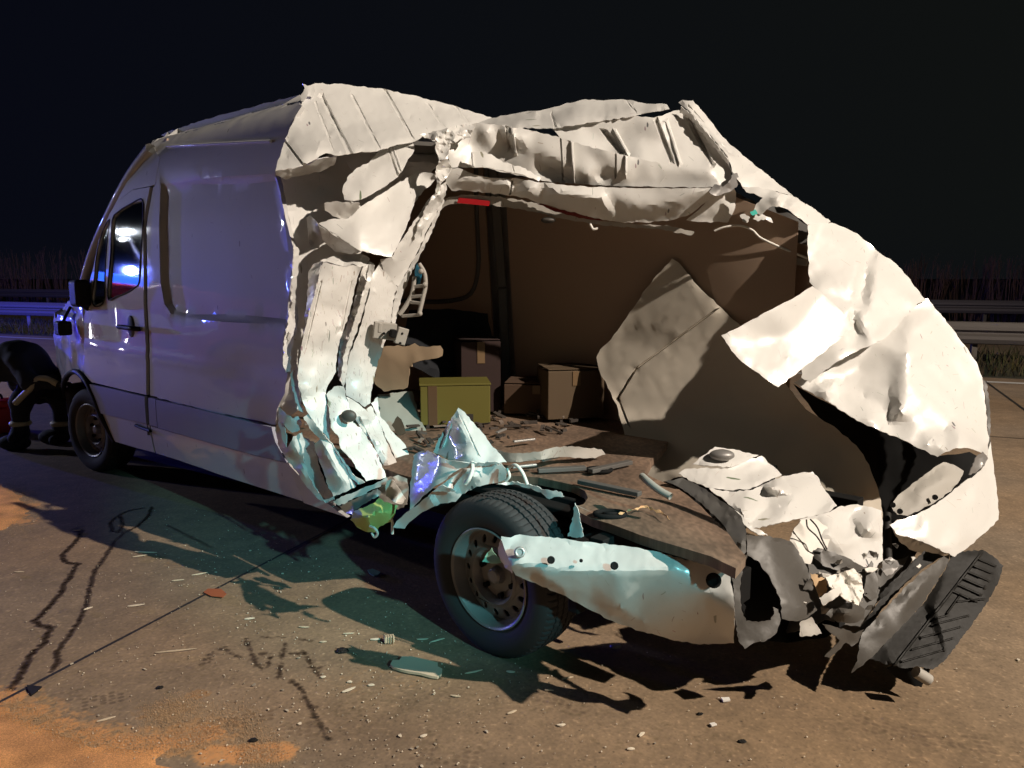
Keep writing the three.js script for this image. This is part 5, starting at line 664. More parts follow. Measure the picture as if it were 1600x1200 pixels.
// broken rear cross-member that the corner, post and bumper hang from
W('rear_cross_member', M.darkprimer, [[1166, 880, 3.080], [1240, 850, 3.230], [1300, 866, 3.150], [1378, 884, 3.260], [1420, 868, 3.300], [1404, 900, 3.200], [1372, 940, 3.080], [1346, 980, 3.000], [1318, 976, 2.900], [1290, 968, 2.860], [1262, 982, 2.800], [1228, 990, 2.940], [1170, 985, 2.920]], { noise: .03, k: 1, fold: .012, step: 6 });
W('rear_cross_member', M.black, [[1150, 900, 2.980], [1200, 880, 3.080], [1300, 890, 3.050], [1340, 960, 2.950], [1290, 996, 2.820], [1230, 1004, 2.920], [1160, 1000, 2.860]], { noise: .03, k: 1, fold: .012, step: 9 });
{ const r = rng(733), mats = [M.paint, M.primer, M.greyplastic, M.steel, M.paper, M.darkprimer];
  for (let i = 0; i < 26; i++) { const u = 1250 + r() * 150, v = 872 + r() * 90 - Math.max(0, u - 1340) * .5, z = 2.80 + (u - 1250) / 150 * .24 - (v - 870) / 90 * .08, s = 5 + r() * 13, a = r() * 6.28, pts = []; for (let k = 0; k < 5; k++) { const q = a + k / 5 * 6.28, d = s * (.45 + r() * .8) * (k % 2 ? .6 : 1); pts.push([u + Math.cos(q) * d, v + Math.sin(q) * d * .7, z + (r() - .5) * .05]); } W('torn_scrap', mats[Math.floor(r() * mats.length)], pts, { noise: .012, k: 0, step: 4, jag: .8 }); } }
// hanging end of the right wall above the bumper
W('hinge_post', M.primer, [[1392, 788, 3.30], [1408, 770, 3.34], [1425, 756, 3.38], [1450, 738, 3.42], [1474, 722, 3.46], [1490, 726, 3.46], [1506, 736, 3.44], [1500, 750, 3.40], [1486, 768, 3.36], [1464, 782, 3.32], [1440, 796, 3.28], [1418, 806, 3.26], [1402, 804, 3.27], [1396, 798, 3.28]], { inn: [[1440, 765, 3.32], [1480, 745, 3.38]], noise: .004, step: 5.5, k: 3 });  // primer grey stands in for shading on this post
for (const [u, v, z] of [[1461, 777, 3.30], [1395, 789, 3.27], [1406, 799, 3.25]]) { const c = P(u, v, z - .01), g = new THREE.CylinderGeometry(.012, .012, .012, 12); g.rotateX(Math.PI / 2); g.lookAt(ray(u, v).negate()); g.translate(c.x, c.y, c.z); part('bolt', g, M.black, van); }
W('wall_end_flap', M.paint, [[1545, 700, 3.64], [1548, 690, 3.66], [1551, 715, 3.64], [1556, 752, 3.58], [1561, 800, 3.50], [1560, 812, 3.48], [1540, 832, 3.38], [1516, 852, 3.28], [1492, 870, 3.18], [1462, 856, 3.16], [1430, 842, 3.16], [1400, 834, 3.16], [1390, 820, 3.18], [1402, 812, 3.20], [1428, 806, 3.22], [1452, 794, 3.26], [1478, 776, 3.34], [1502, 756, 3.42], [1524, 742, 3.50], [1536, 730, 3.56]], { inn: [[1500, 800, 3.34], [1486, 820, 3.26], [1520, 780, 3.42], [1450, 815, 3.20], [1498, 840, 3.22], [1440, 804, 3.22], [1510, 770, 3.44]], noise: .005, step: 6, k: 2 }, 'pointed white flap hanging over the bumper');
W('flap_underside', M.paint, [[1392, 822, 3.22], [1402, 836, 3.2], [1432, 844, 3.2], [1464, 858, 3.2], [1480, 866, 3.22], [1455, 868, 3.3], [1425, 860, 3.34], [1405, 846, 3.3]], { noise: .006, step: 5 });
part('door_tube', [tube([P(1386, 802, 3.3), P(1386, 840, 3.25), P(1388, 880, 3.2)], .018, { sides: 8 })], M.plastic, van);
part('door_tube', [sheet([[1380, 876, 3.1], [1390, 870, 3.12], [1402, 876, 3.12], [1406, 884, 3.1], [1396, 896, 3.06], [1386, 900, 3.04], [1378, 890, 3.06]], { noise: .03, step: 3.6, k: 0 })], M.steel, van);
// rear bumper with its stepping plate, torn to the ground on the left
W('bumper_face', M.greyplastic, [[1330, 1052, 2.880], [1340, 1032, 2.880], [1343, 1004, 2.890], [1346, 990, 2.910], [1380, 954, 2.980], [1416, 916, 3.060], [1446, 890, 3.130], [1470, 872, 3.180], [1486, 864, 3.220], [1478, 886, 3.170], [1440, 946, 3.050], [1400, 988, 2.950], [1380, 1008, 2.910], [1362, 1028, 2.880], [1344, 1042, 2.870]], { inn: [[1420, 936, 3.000], [1450, 900, 3.090], [1380, 976, 2.920]], noise: .003, step: 6, k: 3 }, 'grey plastic rear bumper cover twisted down to the road');
W('bumper_inner', M.plastic, [[1340, 988, 2.980], [1366, 950, 3.040], [1394, 910, 3.120], [1420, 884, 3.180], [1446, 862, 3.240], [1476, 868, 3.240], [1448, 884, 3.200], [1414, 912, 3.120], [1382, 948, 3.040], [1354, 984, 2.960]], { noise: .004, step: 5.5 });
W('bumper_bracket', M.plastic, [[1374, 930, 2.92], [1390, 912, 2.94], [1410, 900, 2.98], [1430, 874, 3.04], [1446, 860, 3.08], [1440, 876, 3.04], [1418, 902, 2.98], [1396, 920, 2.92], [1378, 936, 2.9]], { noise: .004, step: 4.5 });
W('step_plate', M.plastic, [[1360, 1030, 2.895], [1382, 1006, 2.930], [1442, 944, 3.070], [1480, 884, 3.190], [1488, 862, 3.240], [1526, 860, 3.280], [1536, 859, 3.290], [1554, 871, 3.280], [1568, 884, 3.260], [1560, 910, 3.200], [1540, 946, 3.080], [1508, 990, 2.980], [1480, 1028, 2.900], [1458, 1046, 2.860], [1436, 1042, 2.860], [1412, 1044, 2.860], [1392, 1040, 2.870], [1376, 1034, 2.880]], { k: 1, noise: .002, step: 4, inn: [[1394, 1036, 2.855], [1460, 946, 3.030], [1524, 866, 3.240]],
  ribs: [[1397, 1040, 1532, 866, 2.6, -.012], ...[0, 1, 2, 3].map((i) => [1410 + i * 15, 1034 - i * 19, 1474 + i * 13, 1016 - i * 18, 1.8, -.012]), [1462, 966, 1480, 962, 1.8, -.012], [1480, 958, 1500, 930, 1.8, -.012], [1496, 940, 1536, 936, 1.8, -.012], ...[0, 1, 2, 3, 4, 5].map((i) => [1490 + i * 8, 924 - i * 10, 1526 + i * 6, 940 - i * 11, 1.8, -.012])] }, 'black ribbed stepping plate of the rear bumper');
W('bumper_end', M.black, [[1386, 1044, 2.920], [1400, 1040, 2.900], [1420, 1044, 2.880], [1454, 1044, 2.880], [1448, 1060, 2.880], [1440, 1074, 2.880], [1424, 1070, 2.900], [1402, 1060, 2.920]], { noise: .010, step: 5 });
{ const c = P(1441, 1056, 2.83), g = new THREE.CylinderGeometry(.022, .022, .06, 16, 1, true); g.rotateZ(1.0); g.translate(c.x, c.y, c.z); part('bumper_sleeve', g, M.primer, van); }
W('bumper_shred', M.greyplastic, [[1285, 975, 2.700], [1306, 980, 2.740], [1322, 984, 2.760], [1336, 990, 2.780], [1350, 984, 2.820], [1340, 1004, 2.800], [1330, 1010, 2.780], [1322, 1004, 2.780], [1310, 1016, 2.760], [1296, 1028, 2.740], [1288, 1026, 2.730], [1302, 1012, 2.740], [1312, 1000, 2.740], [1300, 990, 2.720]], { noise: .006, step: 4 });
W('bumper_shred', M.greyplastic, [[1290, 960, 2.740], [1300, 950, 2.760], [1318, 944, 2.780], [1338, 940, 2.820], [1352, 952, 2.840], [1350, 968, 2.820], [1330, 974, 2.780], [1308, 972, 2.750]], { inn: [[1320, 958, 2.700]], noise: .004, step: 5, k: 2 });
W('bumper_shred', M.greyplastic, [[1350, 930, 2.880], [1356, 884, 2.980], [1362, 876, 3.000], [1372, 906, 2.960], [1370, 934, 2.900], [1362, 938, 2.860]], { noise: .005, step: 5 });
W('bumper_shred', M.paper, [[1424, 870, 3.060], [1432, 872, 3.060], [1440, 884, 3.060], [1436, 888, 3.040], [1428, 880, 3.050]], { noise: .003, step: 4 });
// hinge and cable carrier on the left jamb
{
  const hp = (u, v, w, h, d, z, rot) => { const c = P(u, v, z), g = new RoundedBoxGeometry(w, h, d, 2, .006); g.rotateZ(rot); g.rotateY(.35); g.translate(c.x, c.y, c.z); return g; };
  const hinge = part('door_hinge', [hp(601, 517, .115, .085, .03, 3.86, -.14), hp(593, 512, .02, .05, .04, 3.85, -.14)], M.primer, van);
  part('hinge_leaf', [hp(627, 525, .055, .085, .035, 3.84, -.3)], M.primer, hinge); part('hinge_pin', [hp(614, 521, .03, .04, .05, 3.83, -.14)], M.black, hinge);
  for (const [u, v] of [[600, 521], [628, 521], [625, 536]]) part('bolt', hp(u, v, .012, .012, .03, 3.83, 0), M.black, hinge);
  const cc = new THREE.Group(); cc.name = 'cable_carrier'; van.add(cc); cc.position.copy(P(645, 460, 4.05).sub(BASE));
  const L = [[655, 412], [663, 426], [665, 445], [661, 465], [655, 490]], Rr = [[648, 432], [646, 450], [643, 462], [634, 478], [624, 492]];
  part('carrier_side', tube(L.map(([u, v]) => P(u, v, 4.02)), .012, { sides: 6 }), M.primer, cc); part('carrier_side', tube(Rr.map(([u, v]) => P(u, v, 4.05)), .012, { sides: 6 }), M.primer, cc);
  for (const [p, q] of [[[648, 448], [664, 446]], [[643, 464], [662, 462]], [[641, 472], [659, 474]], [[628, 494], [655, 492]]]) part('carrier_rung', beam(P(p[0], p[1], 4.05), P(q[0], q[1], 4.02), .02, .018), M.primer, cc);
  for (const [u, v] of [[658, 424], [664, 445], [656, 490]]) { const c = P(u, v, 4.0), g = new THREE.SphereGeometry(.014, 10, 8); g.translate(c.x, c.y, c.z); part('carrier_joint', g, M.primer, cc); }
  part('carrier_sleeve', sheet([[652, 412, 4.06], [658, 426, 4.05], [656, 444, 4.05], [644, 446, 4.08], [648, 428, 4.08]], { noise: .006, step: 4 }), std(.03, .22, .36, .5), cc);
}

// ---------------------------------------------------------------- cargo lying in the load space
const onFloor = (u, v, h = .70) => G(u, v, h);
{
  const c = onFloor(712, 664), yb = thing('yellow_box', c.toArray(), 'yellow cardboard box with a brown band standing in the load space', 'box'), t = .12;
  const dims = [.415, .235, .28], Mx = std(.12, .105, .014, .7), off = (x, y, z) => new V3(x, y, z).applyAxisAngle(new V3(0, 1, 0), t).add(c);
  part('box_body', box(...dims, off(0, .1185, -.14), t, .006), Mx, yb);
  part('box_band', box(.055, .239, .286, off(-.135, .1195, -.14), t, .002), std(.09, .05, .02, .7), yb);
  part('box_lid', box(.425, .012, .29, off(0, .243, -.14), t, .003), Mx, yb);
  part('box_label', box(.07, .05, .004, off(.07, .04, .003), t, .001), std(.03, .025, .02, .7), yb);
}
single('pale_board', sheet([[590, 616, 4.65], [644, 611, 4.7], [652, 640, 4.62], [668, 678, 4.5], [640, 682, 4.48], [612, 676, 4.5], [590, 668, 4.52]], { noise: .003, th: .012, step: 8 }), std(.32, .35, .31, .7), 'pale board leaning behind the crushed door frame', 'board');
single('dark_offcut', sheet([[612, 664, 4.4], [621, 650, 4.42], [627, 655, 4.42], [634, 676, 4.38], [622, 682, 4.36]], { noise: .004, th: .006, step: 6 }), std(.05, .035, .02, .8), 'small dark torn offcut in front of the pale board', 'offcut');
single('broken_board', sheet([[585, 541, 4.42], [640, 540, 4.40], [648, 536, 4.40], [655, 541, 4.39], [688, 540, 4.36], [692, 546, 4.36], [691, 556, 4.36], [680, 560, 4.36], [664, 562, 4.38], [650, 566, 4.38], [644, 568, 4.39], [643, 578, 4.39], [640, 572, 4.4], [638, 590, 4.42], [636, 606, 4.44], [600, 612, 4.46], [586, 600, 4.46]], { noise: .004, th: .012, step: 6, jag: 1.6 }), std(.34, .25, .16, .75), 'snapped plywood board sticking out behind the door hinge', 'board');
const crate = (name, u, v, w, hh, d, t, mat, label, h = .70) => { const c = onFloor(u, v, h), o = thing(name, c.toArray(), label, 'box'), off = (x, y, z) => new V3(x, y, z).applyAxisAngle(new V3(0, 1, 0), t).add(c); part('box_body', box(w, hh, d, off(0, hh / 2 + .002, -d / 2), t, .006), mat, o); part('box_flap', box(w * .98, .006, d * .48, off(0, hh + .012, -d * .25), t, .002), mat, o); part('box_flap', box(w * .98, .006, d * .48, off(0, hh + .014, -d * .76), t, .002), mat, o); part('packing_tape', box(.05, hh * .3, .004, off(0, hh * .85, .003), t, .001), std(.16, .10, .05, .4), o); };
const M_card = std(.08, .045, .026, .8), M_card2 = std(.09, .058, .03, .8);
crate('cardboard_box', 838, 648, .42, .19, .3, -.15, M_card, 'brown cardboard box on the floor right of the yellow box');
crate('cardboard_box', 900, 655, .36, .30, .3, .2, M_card2, 'taller brown cardboard box beside the bent inner panel');
crate('cardboard_box', 752, 645, .26, .46, .3, .25, std(.025, .011, .009, .9), 'upright dark red-brown box against the wall rib');
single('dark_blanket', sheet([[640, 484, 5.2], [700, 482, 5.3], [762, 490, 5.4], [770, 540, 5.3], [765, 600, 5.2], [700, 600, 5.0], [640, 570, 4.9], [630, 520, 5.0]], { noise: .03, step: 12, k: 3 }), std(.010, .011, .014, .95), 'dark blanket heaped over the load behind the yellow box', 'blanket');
single('metal_strip', sheet([[770, 702, 'h.72'], [800, 708, 'h.74'], [840, 706, 'h.76'], [870, 698, 'h.78'], [905, 698, 'h.76'], [940, 702, 'h.73'], [946, 710, 'h.71'], [930, 716, 'h.70'], [880, 714, 'h.72'], [840, 718, 'h.74'], [800, 722, 'h.72'], [776, 716, 'h.70']], { noise: .006, step: 6 }), M.primer, 'grey bent metal strip lying across the load floor', 'metal strip');
const bars = [[[802, 690], [836, 686]], [[776, 676], [790, 670]], [[846, 720], [872, 713]], [[800, 730], [838, 726]]];
bars.forEach(([p, q], i) => single('floor_scrap', beam(onFloor(p[0], p[1], .715), onFloor(q[0], q[1], .715), .02, .012), M.zinc, ['thin bright bar on the dark floor below the yellow box', 'short metal scrap just right of the torn white peak', 'pale strip in front of the bent metal strip', 'pale bar at the cut-out over the rear wheel'][i], 'scrap'));
{ // litter of small dark and light scraps on the load floor
  const g = new THREE.BoxGeometry(1, 1, 1), N = 150, m = new THREE.InstancedMesh(g, std(.07, .055, .045, .8), N), o = new THREE.Object3D(), r = rng(61), col = new THREE.Color();
  for (let i = 0; i < N; i++) { const p = VAN(.5 + r() * 1.6, .35 + r() * 1.3, .705 + r() * .02); o.position.copy(p); o.rotation.set(r() * .3, r() * 6, r() * .3); o.scale.set(.02 + r() * r() * .12, .004 + r() * .012, .006 + r() * .022); o.updateMatrix(); m.setMatrixAt(i, o.matrix); const v = r() < .1 ? 3 : .4 + r() * .6; m.setColorAt(i, col.setRGB(v, v, v)); }
  m.name = 'cargo_litter'; m.castShadow = m.receiveShadow = true; tag(m, 'dark broken litter strewn over the load floor', 'litter', null, 'stuff'); scene.add(m);
}

// ---------------------------------------------------------------- debris on the road
const flake = (name, px, th, mat, label, cat, lift = .004, group) => { const w = px.map(([u, v]) => xf(G(u, v))), r = rng(++SEED), { pts, tris } = mesh2d(w, { step: .05, jag: .004, seed: ++SEED }); const pos = pts.map(([x, f]) => new V3(x, .004 + th + lift * (.5 + n3(x * 14, f * 14, SEED)), -f)); return single(name, solid(pos, tris, th, .5), mat, label, cat, group); };
flake('plywood_piece', [[610, 1044], [614, 1037], [624, 1037], [628, 1031], [644, 1031], [664, 1036], [684, 1040], [684, 1046], [691, 1050], [690, 1058], [684, 1063], [674, 1062], [640, 1055], [614, 1048]], .010, std(.62, .52, .38, .8), 'beige broken plywood piece lying on the road in the foreground', 'board piece');
flake('plastic_flake', [[574, 893], [582, 891], [594, 896], [592, 900], [584, 902], [577, 898]], .004, M.mint, 'pale green plastic flake on the teal-lit road', 'flake');
flake('plastic_flake', [[1126, 1094], [1139, 1094], [1141, 1098], [1130, 1099]], .006, M.paper, 'white flake on the road below the wreck shadow', 'flake');
flake('plastic_flake', [[1108, 1134], [1116, 1133], [1120, 1136], [1112, 1138]], .005, M.paper, 'small white flake nearest the bottom edge of the road', 'flake');
flake('paint_smear_flake', [[318, 928], [325, 922], [345, 922], [354, 930], [348, 936], [330, 934]], .003, std(.34, .10, .04, .6), 'flat reddish flake beside the slab joint', 'flake');
flake('dark_flake', [[42, 1074], [66, 1076], [58, 1084], [50, 1089]], .005, M.plastic, 'dark triangular flake at the end of the fluid trail', 'flake');
{
  const o = thing('broken_tile_scrap', G(608, 1004).toArray(), 'small ribbed beige scrap standing near the plywood piece', 'scrap'), c = G(608, 1004);
  part('scrap_block', box(.045, .028, .03, c.clone().setY(.018), .3, .004), std(.5, .40, .28, .8), o); for (let i = 0; i < 4; i++) part('scrap_rib', box(.004, .03, .032, c.clone().add(new V3(-.016 + i * .011, .019, .004)), .3, .001), std(.36, .28, .18, .8), o);
}
const crumb = (u, v, s, label) => { const c = G(u, v), g = new THREE.IcosahedronGeometry(s, 3), p = g.attributes.position; for (let i = 0; i < p.count; i++) { const x = p.getX(i) / s, y = p.getY(i) / s, z = p.getZ(i) / s, q = 1 + .45 * n3(x * 2.2 + u, y * 2.2, z * 2.2 + v); p.setXYZ(i, x * s * q * 1.3, Math.max(-.2, y * .5) * s * q, z * s * q * .9); } g.computeVertexNormals(); g.translate(c.x, .2 * s + .003, c.z); single('dark_crumb', g, M.plastic, label, 'debris crumb'); };
crumb(535, 1019, .020, 'dark crumb left of the ribbed beige scrap'); crumb(396, 1159, .012, 'dark crumb near the bottom edge right of the sand'); crumb(1160, 1160, .010, 'dark crumb on the bare road below the bumper'); crumb(1094, 1117, .008, 'dark crumb above the small white flake'); crumb(250, 1076, .010, 'dark crumb above the boot prints');
// wood splinters: [u, v, length m, turn]
const SPL = [[228, 863, .13, .1, 1], [218, 869, .07, -.4, 0], [278, 907, .06, -.2, 0], [312, 897, .08, -.5, 0], [213, 946, .075, -.25, 1], [138, 951, .04, -.7, 1], [275, 1017, .16, -.22, 0], [166, 1124, .06, -.5, 0], [390, 967, .045, -.1, 1], [475, 980, .05, .1, 0], [545, 990, .05, .0, 0], [683, 1001, .07, -.5, 0], [740, 1050, .075, -.4, 0], [798, 1050, .035, .3, 1], [887, 1060, .05, -.3, 0], [712, 1088, .04, .2, 0], [545, 1078, .055, -.6, 1], [858, 1079, .035, .2, 0], [800, 1113, .04, -.6, 0], [505, 1058, .02, .1, 1], [580, 1071, .025, .2, 1], [505, 1003, .03, -.1, 0], [120, 829, .05, -.2, 0], [30, 894, .05, .0, 0], [660, 999, .05, -.1, 0], [588, 999, .05, 0, 1], [1003, 1148, .03, -.6, 1], [877, 1133, .03, -.2, 1], [662, 1150, .025, -.3, 1], [986, 1171, .025, .2, 1]];
const splGeo = [0, 1, 2].map((k) => { const g = new THREE.BoxGeometry(1, 1, 1, 6, 1, 2), p = g.attributes.position, r = rng(900 + k); for (let i = 0; i < p.count; i++) { const t = p.getX(i) + .5, w = .35 + .65 * Math.sin(Math.PI * clamp(t * .9 + .08, 0, 1)); p.setZ(i, p.getZ(i) * w + .25 * Math.sin(t * 3 + k)); p.setY(i, p.getY(i) * w + .5); p.setX(i, p.getX(i) + (r() - .5) * .06); } g.computeVertexNormals(); return toCreasedNormals(g, .5); });
const splMat = [std(.60, .50, .36, .8), std(.72, .64, .50, .8)];
SPL.forEach(([u, v, L, t, k], i) => { const m = new THREE.Mesh(splGeo[i % 3], splMat[k]); m.name = numbered('wood_splinter'); m.position.copy(G(u, v, .004)); m.rotation.y = -t; m.scale.set(L, .0045, k ? .011 : .007); m.castShadow = m.receiveShadow = true; tag(m, i === 0 ? 'longest forked pale splinter left of the slab joint' : i === 6 ? 'long thin pale splinter below the slab joint' : 'pale wood splinter lying on the road', 'splinter', 'pale wood splinters scattered on the road'); scene.add(m); });
{ // fine chips nobody could count
  const g = splGeo[0], N = 1000, m = new THREE.InstancedMesh(g, std(.6, .54, .44, .8), N), o = new THREE.Object3D(), r = rng(15), col = new THREE.Color(); let i = 0;
  while (i < N) { const u = -20 + r() * 1640, v = 790 + r() * 420; if (v < 728 + (u - 150) * .41 && u < 900) continue; if (u >= 900 && v < 1020) continue; const dens = Math.exp(-(((u - 520) / 330) ** 2)) + .16; if (r() > dens) continue; const p = G(u, v, .004), near = r() + (u > 800 ? .03 : 0); o.position.copy(p); o.rotation.set(0, r() * 6.28, 0); const s = near < .04 ? .010 + r() * .012 : .002 + r() * .0055; o.scale.set(s, .0035, s * (.3 + r() * .5)); o.updateMatrix(); m.setMatrixAt(i, o.matrix); const q = .45 + r() * .9; m.setColorAt(i, col.setRGB(q, q * .97, q * .92)); i++; }
  m.name = 'splinter_litter'; m.castShadow = m.receiveShadow = true; tag(m, 'fine pale chips of wood and paint scattered over the road', 'litter', null, 'stuff'); scene.add(m);
}
{ const c = P(962, 1011, 2.95); const m = single('fallen_grommet', (() => { const g = new THREE.TorusGeometry(.018, .008, 8, 20); g.rotateX(1.2); const q = G(962, 1010, .02); g.translate(q.x, q.y, q.z); return g; })(), M.zinc, 'small metal ring lying in the shadow under the hanging rear quarter', 'ring'); }

// ---------------------------------------------------------------- firefighter bending down at the front wheel
{
  const Z = 7.15, q = (u, v, d = 0) => P(u, v, Z + d);
  const o = thing('person', G(34, 692).toArray(), 'person in dark fire gear with yellow helmet crouching by the front wheel', 'person');
  const bones = [ // [from, to, radius, radius]
    [q(64, 588, .0), q(40, 566, -.05), .15, .17], [q(40, 566, -.05), q(22, 560, -.08), .17, .16], [q(22, 560, -.08), q(8, 566, -.1), .10, .07], [q(3, 572, -.1), q(2, 578, -.1), .10, .10],
    [q(58, 592, -.12), q(33, 628, -.2), .10, .08], [q(33, 628, -.2), q(32, 676, -.12), .075, .06], [q(32, 680, -.12), q(22, 686, -.22), .055, .05],
    [q(70, 592, .12), q(98, 626, .05), .10, .08], [q(98, 626, .05), q(94, 676, .15), .075, .06], [q(94, 682, .15), q(86, 687, .05), .055, .05],
    [q(26, 566, -.24), q(48, 600, -.34), .075, .06], [q(48, 600, -.34), q(82, 596, -.3), .058, .045], [q(82, 596, -.3), q(92, 600, -.28), .042, .04],
    [q(20, 566, .08), q(30, 602, .1), .075, .06], [q(30, 602, .1), q(54, 618, .0), .055, .045], [q(54, 618, 0), q(62, 622, -.02), .042, .038]];
  const cen = q(48, 622), half = .78, S = 78, mc = new MarchingCubes(S, M.black, false, false, 120000), h2 = S / 2, f = mc.field;
  const pt = new V3(), ab = new V3(), ap = new V3();
  for (let z = 0; z < S; z++) for (let y = 0; y < S; y++) for (let x = 0; x < S; x++) {
    pt.set((x - h2) / h2 * half + cen.x, (y - h2) / h2 * half + cen.y, (z - h2) / h2 * half + cen.z); let s = 0;
    for (const [a, b, ra, rb] of bones) { ab.subVectors(b, a); ap.subVectors(pt, a); const t = clamp(ap.dot(ab) / ab.lengthSq(), 0, 1), d = ap.addScaledVector(ab, -t).length() - lerp(ra, rb, t) - .012 * n3(pt.x * 9, pt.y * 9, pt.z * 9); s += Math.exp(-d * 32); }
    f[x + y * S + z * S * S] = Math.log(s + 1e-20) / 32;
  }
  mc.isolation = 0; mc.update();
  const n = mc.count, pa = new Float32Array(n * 3), na = new Float32Array(n * 3), ua = new Float32Array(n * 2);
  for (let i = 0; i < n; i++) { for (let k = 0; k < 3; k++) { pa[i * 3 + k] = mc.positionArray[i * 3 + k] * half + [cen.x, cen.y, cen.z][k]; na[i * 3 + k] = mc.normalArray[i * 3 + k]; } ua[i * 2] = pa[i * 3]; ua[i * 2 + 1] = pa[i * 3 + 1]; }
  const g = new THREE.BufferGeometry(); g.setAttribute('position', new THREE.BufferAttribute(pa, 3)); g.setAttribute('normal', new THREE.BufferAttribute(na, 3)); g.setAttribute('uv', new THREE.BufferAttribute(ua, 2));
  part('body', g, std(.022, .023, .028, .85), o);
  const M_band = std(.62, .55, .34, .5), band = (pts, r) => tube(pts, r, { sides: 10 });
  part('reflective_band', band([q(24, 630, -.30), q(36, 618, -.33), q(48, 606, -.38), q(60, 592, -.36), q(72, 592, -.35), q(90, 600, -.33)], .028), M_band, o);
  const cuff = (c, r) => { const t = new THREE.TorusGeometry(r, .03, 10, 24); t.scale(1, 1, .9); t.rotateX(Math.PI / 2); t.translate(c.x, c.y, c.z); return t; };
  part('reflective_band', cuff(q(32, 661, -.14), .062), M_band, o); part('reflective_band', cuff(q(95, 661, .12), .062), M_band, o);
  const bt = (c) => { const b = new THREE.SphereGeometry(1, 18, 12); b.scale(.15, .075, .07); b.translate(c.x - .03, .065, c.z); return b; };
  part('boot', bt(q(27, 686, -.16)), M.rubber, o); part('boot', bt(q(90, 686, .1)), M.rubber, o);
  const hp = q(2, 571, -.1), hl = new THREE.SphereGeometry(.145, 28, 18, 0, Math.PI * 2, 0, Math.PI * .56); hl.scale(1.15, 1, .95); hl.rotateZ(1.2); hl.translate(hp.x, hp.y + .01, hp.z); const brim = new THREE.TorusGeometry(.15, .012, 8, 32); brim.rotateX(Math.PI / 2); brim.scale(1.15, 1, .95); brim.rotateZ(1.2); brim.translate(hp.x + .02, hp.y + .01, hp.z);
  part('helmet', [hl, brim], std(.42, .46, .05, .35), o);
  const hand = (c, dir) => { const gs = [new THREE.SphereGeometry(.045, 14, 10)]; gs[0].scale(1, .6, .9); gs[0].translate(c.x, c.y, c.z); for (let k = 0; k < 4; k++) { const b = c.clone().add(new V3(dir * .03, .01, -.03 + k * .02)); gs.push(tube([b, b.clone().add(new V3(dir * .04, 0, 0)), b.clone().add(new V3(dir * .065, -.025, 0))], .010, { seg: 6, sides: 7 })); } gs.push(tube([c.clone().add(new V3(0, .01, .03)), c.clone().add(new V3(dir * .03, .02, .055)), c.clone().add(new V3(dir * .055, .01, .06))], .011, { seg: 6, sides: 7 })); return gs; };
  part('glove', hand(q(94, 601, -.28), 1), M.greyplastic, o); part('glove', hand(q(63, 622, -.02), 1), M.greyplastic, o);
}
{ // red case at the left edge of the picture
  const c = G(-6, 676), o = thing('red_case', c.toArray(), 'red equipment case at the left edge beside the crouching person', 'case');
  const off = (x, y, z) => new V3(x, y, z).applyAxisAngle(new V3(0, 1, 0), .5).add(c);
  part('case_body', box(.34, .26, .24, off(0, .134, 0), .5, .02), std(.6, .014, .018, .4), o); part('case_lid', box(.35, .07, .25, off(0, .30, 0), .5, .02), std(.7, .016, .02, .35), o); part('case_handle', tube([off(-.08, .34, 0), off(-.06, .385, 0), off(.06, .385, 0), off(.08, .34, 0)], .012, { sides: 6 }), M.plastic, o); part('case_edge', tube([off(.175, .02, .12), off(.178, .2, .122), off(.178, .33, .122)], .006, { sides: 6 }), M.paper, o);
}

// ---------------------------------------------------------------- lamps of the rescue crews and added ones, outside the picture
function spot(L, angle, penumbra, radius, px = 2048) {
  const s = new THREE.SpotLight(C(...L.color), L.power, 0, angle, penumbra, 2); s.position.set(...L.at); s.target.position.set(...L.to); s.castShadow = true; s.shadow.mapSize.set(px, px); s.shadow.radius = radius; s.shadow.bias = -.0005; scene.add(s, s.target); return s;
}
function mast(L, label, heads) {
  const p = new V3(...L.at), o = thing('floodlight_mast', [p.x, 0, p.z], label, 'floodlight'), aim = new V3(...L.to).sub(p).normalize(), top = p.clone().addScaledVector(aim, -.12);
  part('mast_pole', [new THREE.CylinderGeometry(.04, .06, p.y - .2, 12).translate(top.x, (p.y - .2) / 2, top.z)], M.zinc, o);
  for (let k = 0; k < 3; k++) { const q = k * 2.094 + .4, f = new V3(top.x + Math.cos(q) * .9, .02, top.z + Math.sin(q) * .9); part('mast_leg', beam(f, new V3(top.x, .9, top.z), .04, .04), M.zinc, o); }
  const side = new V3().crossVectors(aim, new V3(0, 1, 0)).normalize();
  part('crossbar', beam(top.clone().addScaledVector(side, -.5 * heads), top.clone().addScaledVector(side, .5 * heads), .05, .05), M.zinc, o);
  const h = new THREE.Group(); h.name = 'lamp_head'; o.add(h); h.position.copy(p.clone().sub(o.position));
  const hg = new RoundedBoxGeometry(.42, .34, .10, 3, .03); hg.lookAt(aim); hg.translate(p.x - aim.x * .075, p.y - aim.y * .075, p.z - aim.z * .075); part('housing', hg, M.plastic, h);
  const gl = new THREE.PlaneGeometry(.34, .26); gl.lookAt(aim); gl.translate(p.x - aim.x * .02, p.y - aim.y * .02, p.z - aim.z * .02);
  const gm = part('lamp_glass', gl, new THREE.MeshStandardMaterial({ color: 0x111111, emissive: C(...L.color), emissiveIntensity: 14, roughness: .4 }), h); gm.castShadow = false;
}
mast(LAMP.warm, 'tall floodlight mast behind the camera on the right', 1); spot(LAMP.warm, 1.3, .45, 4, 4096);
mast(LAMP.teal, 'short mercury floodlight mast behind the camera', 1); spot(LAMP.teal, .10, .6, 4);
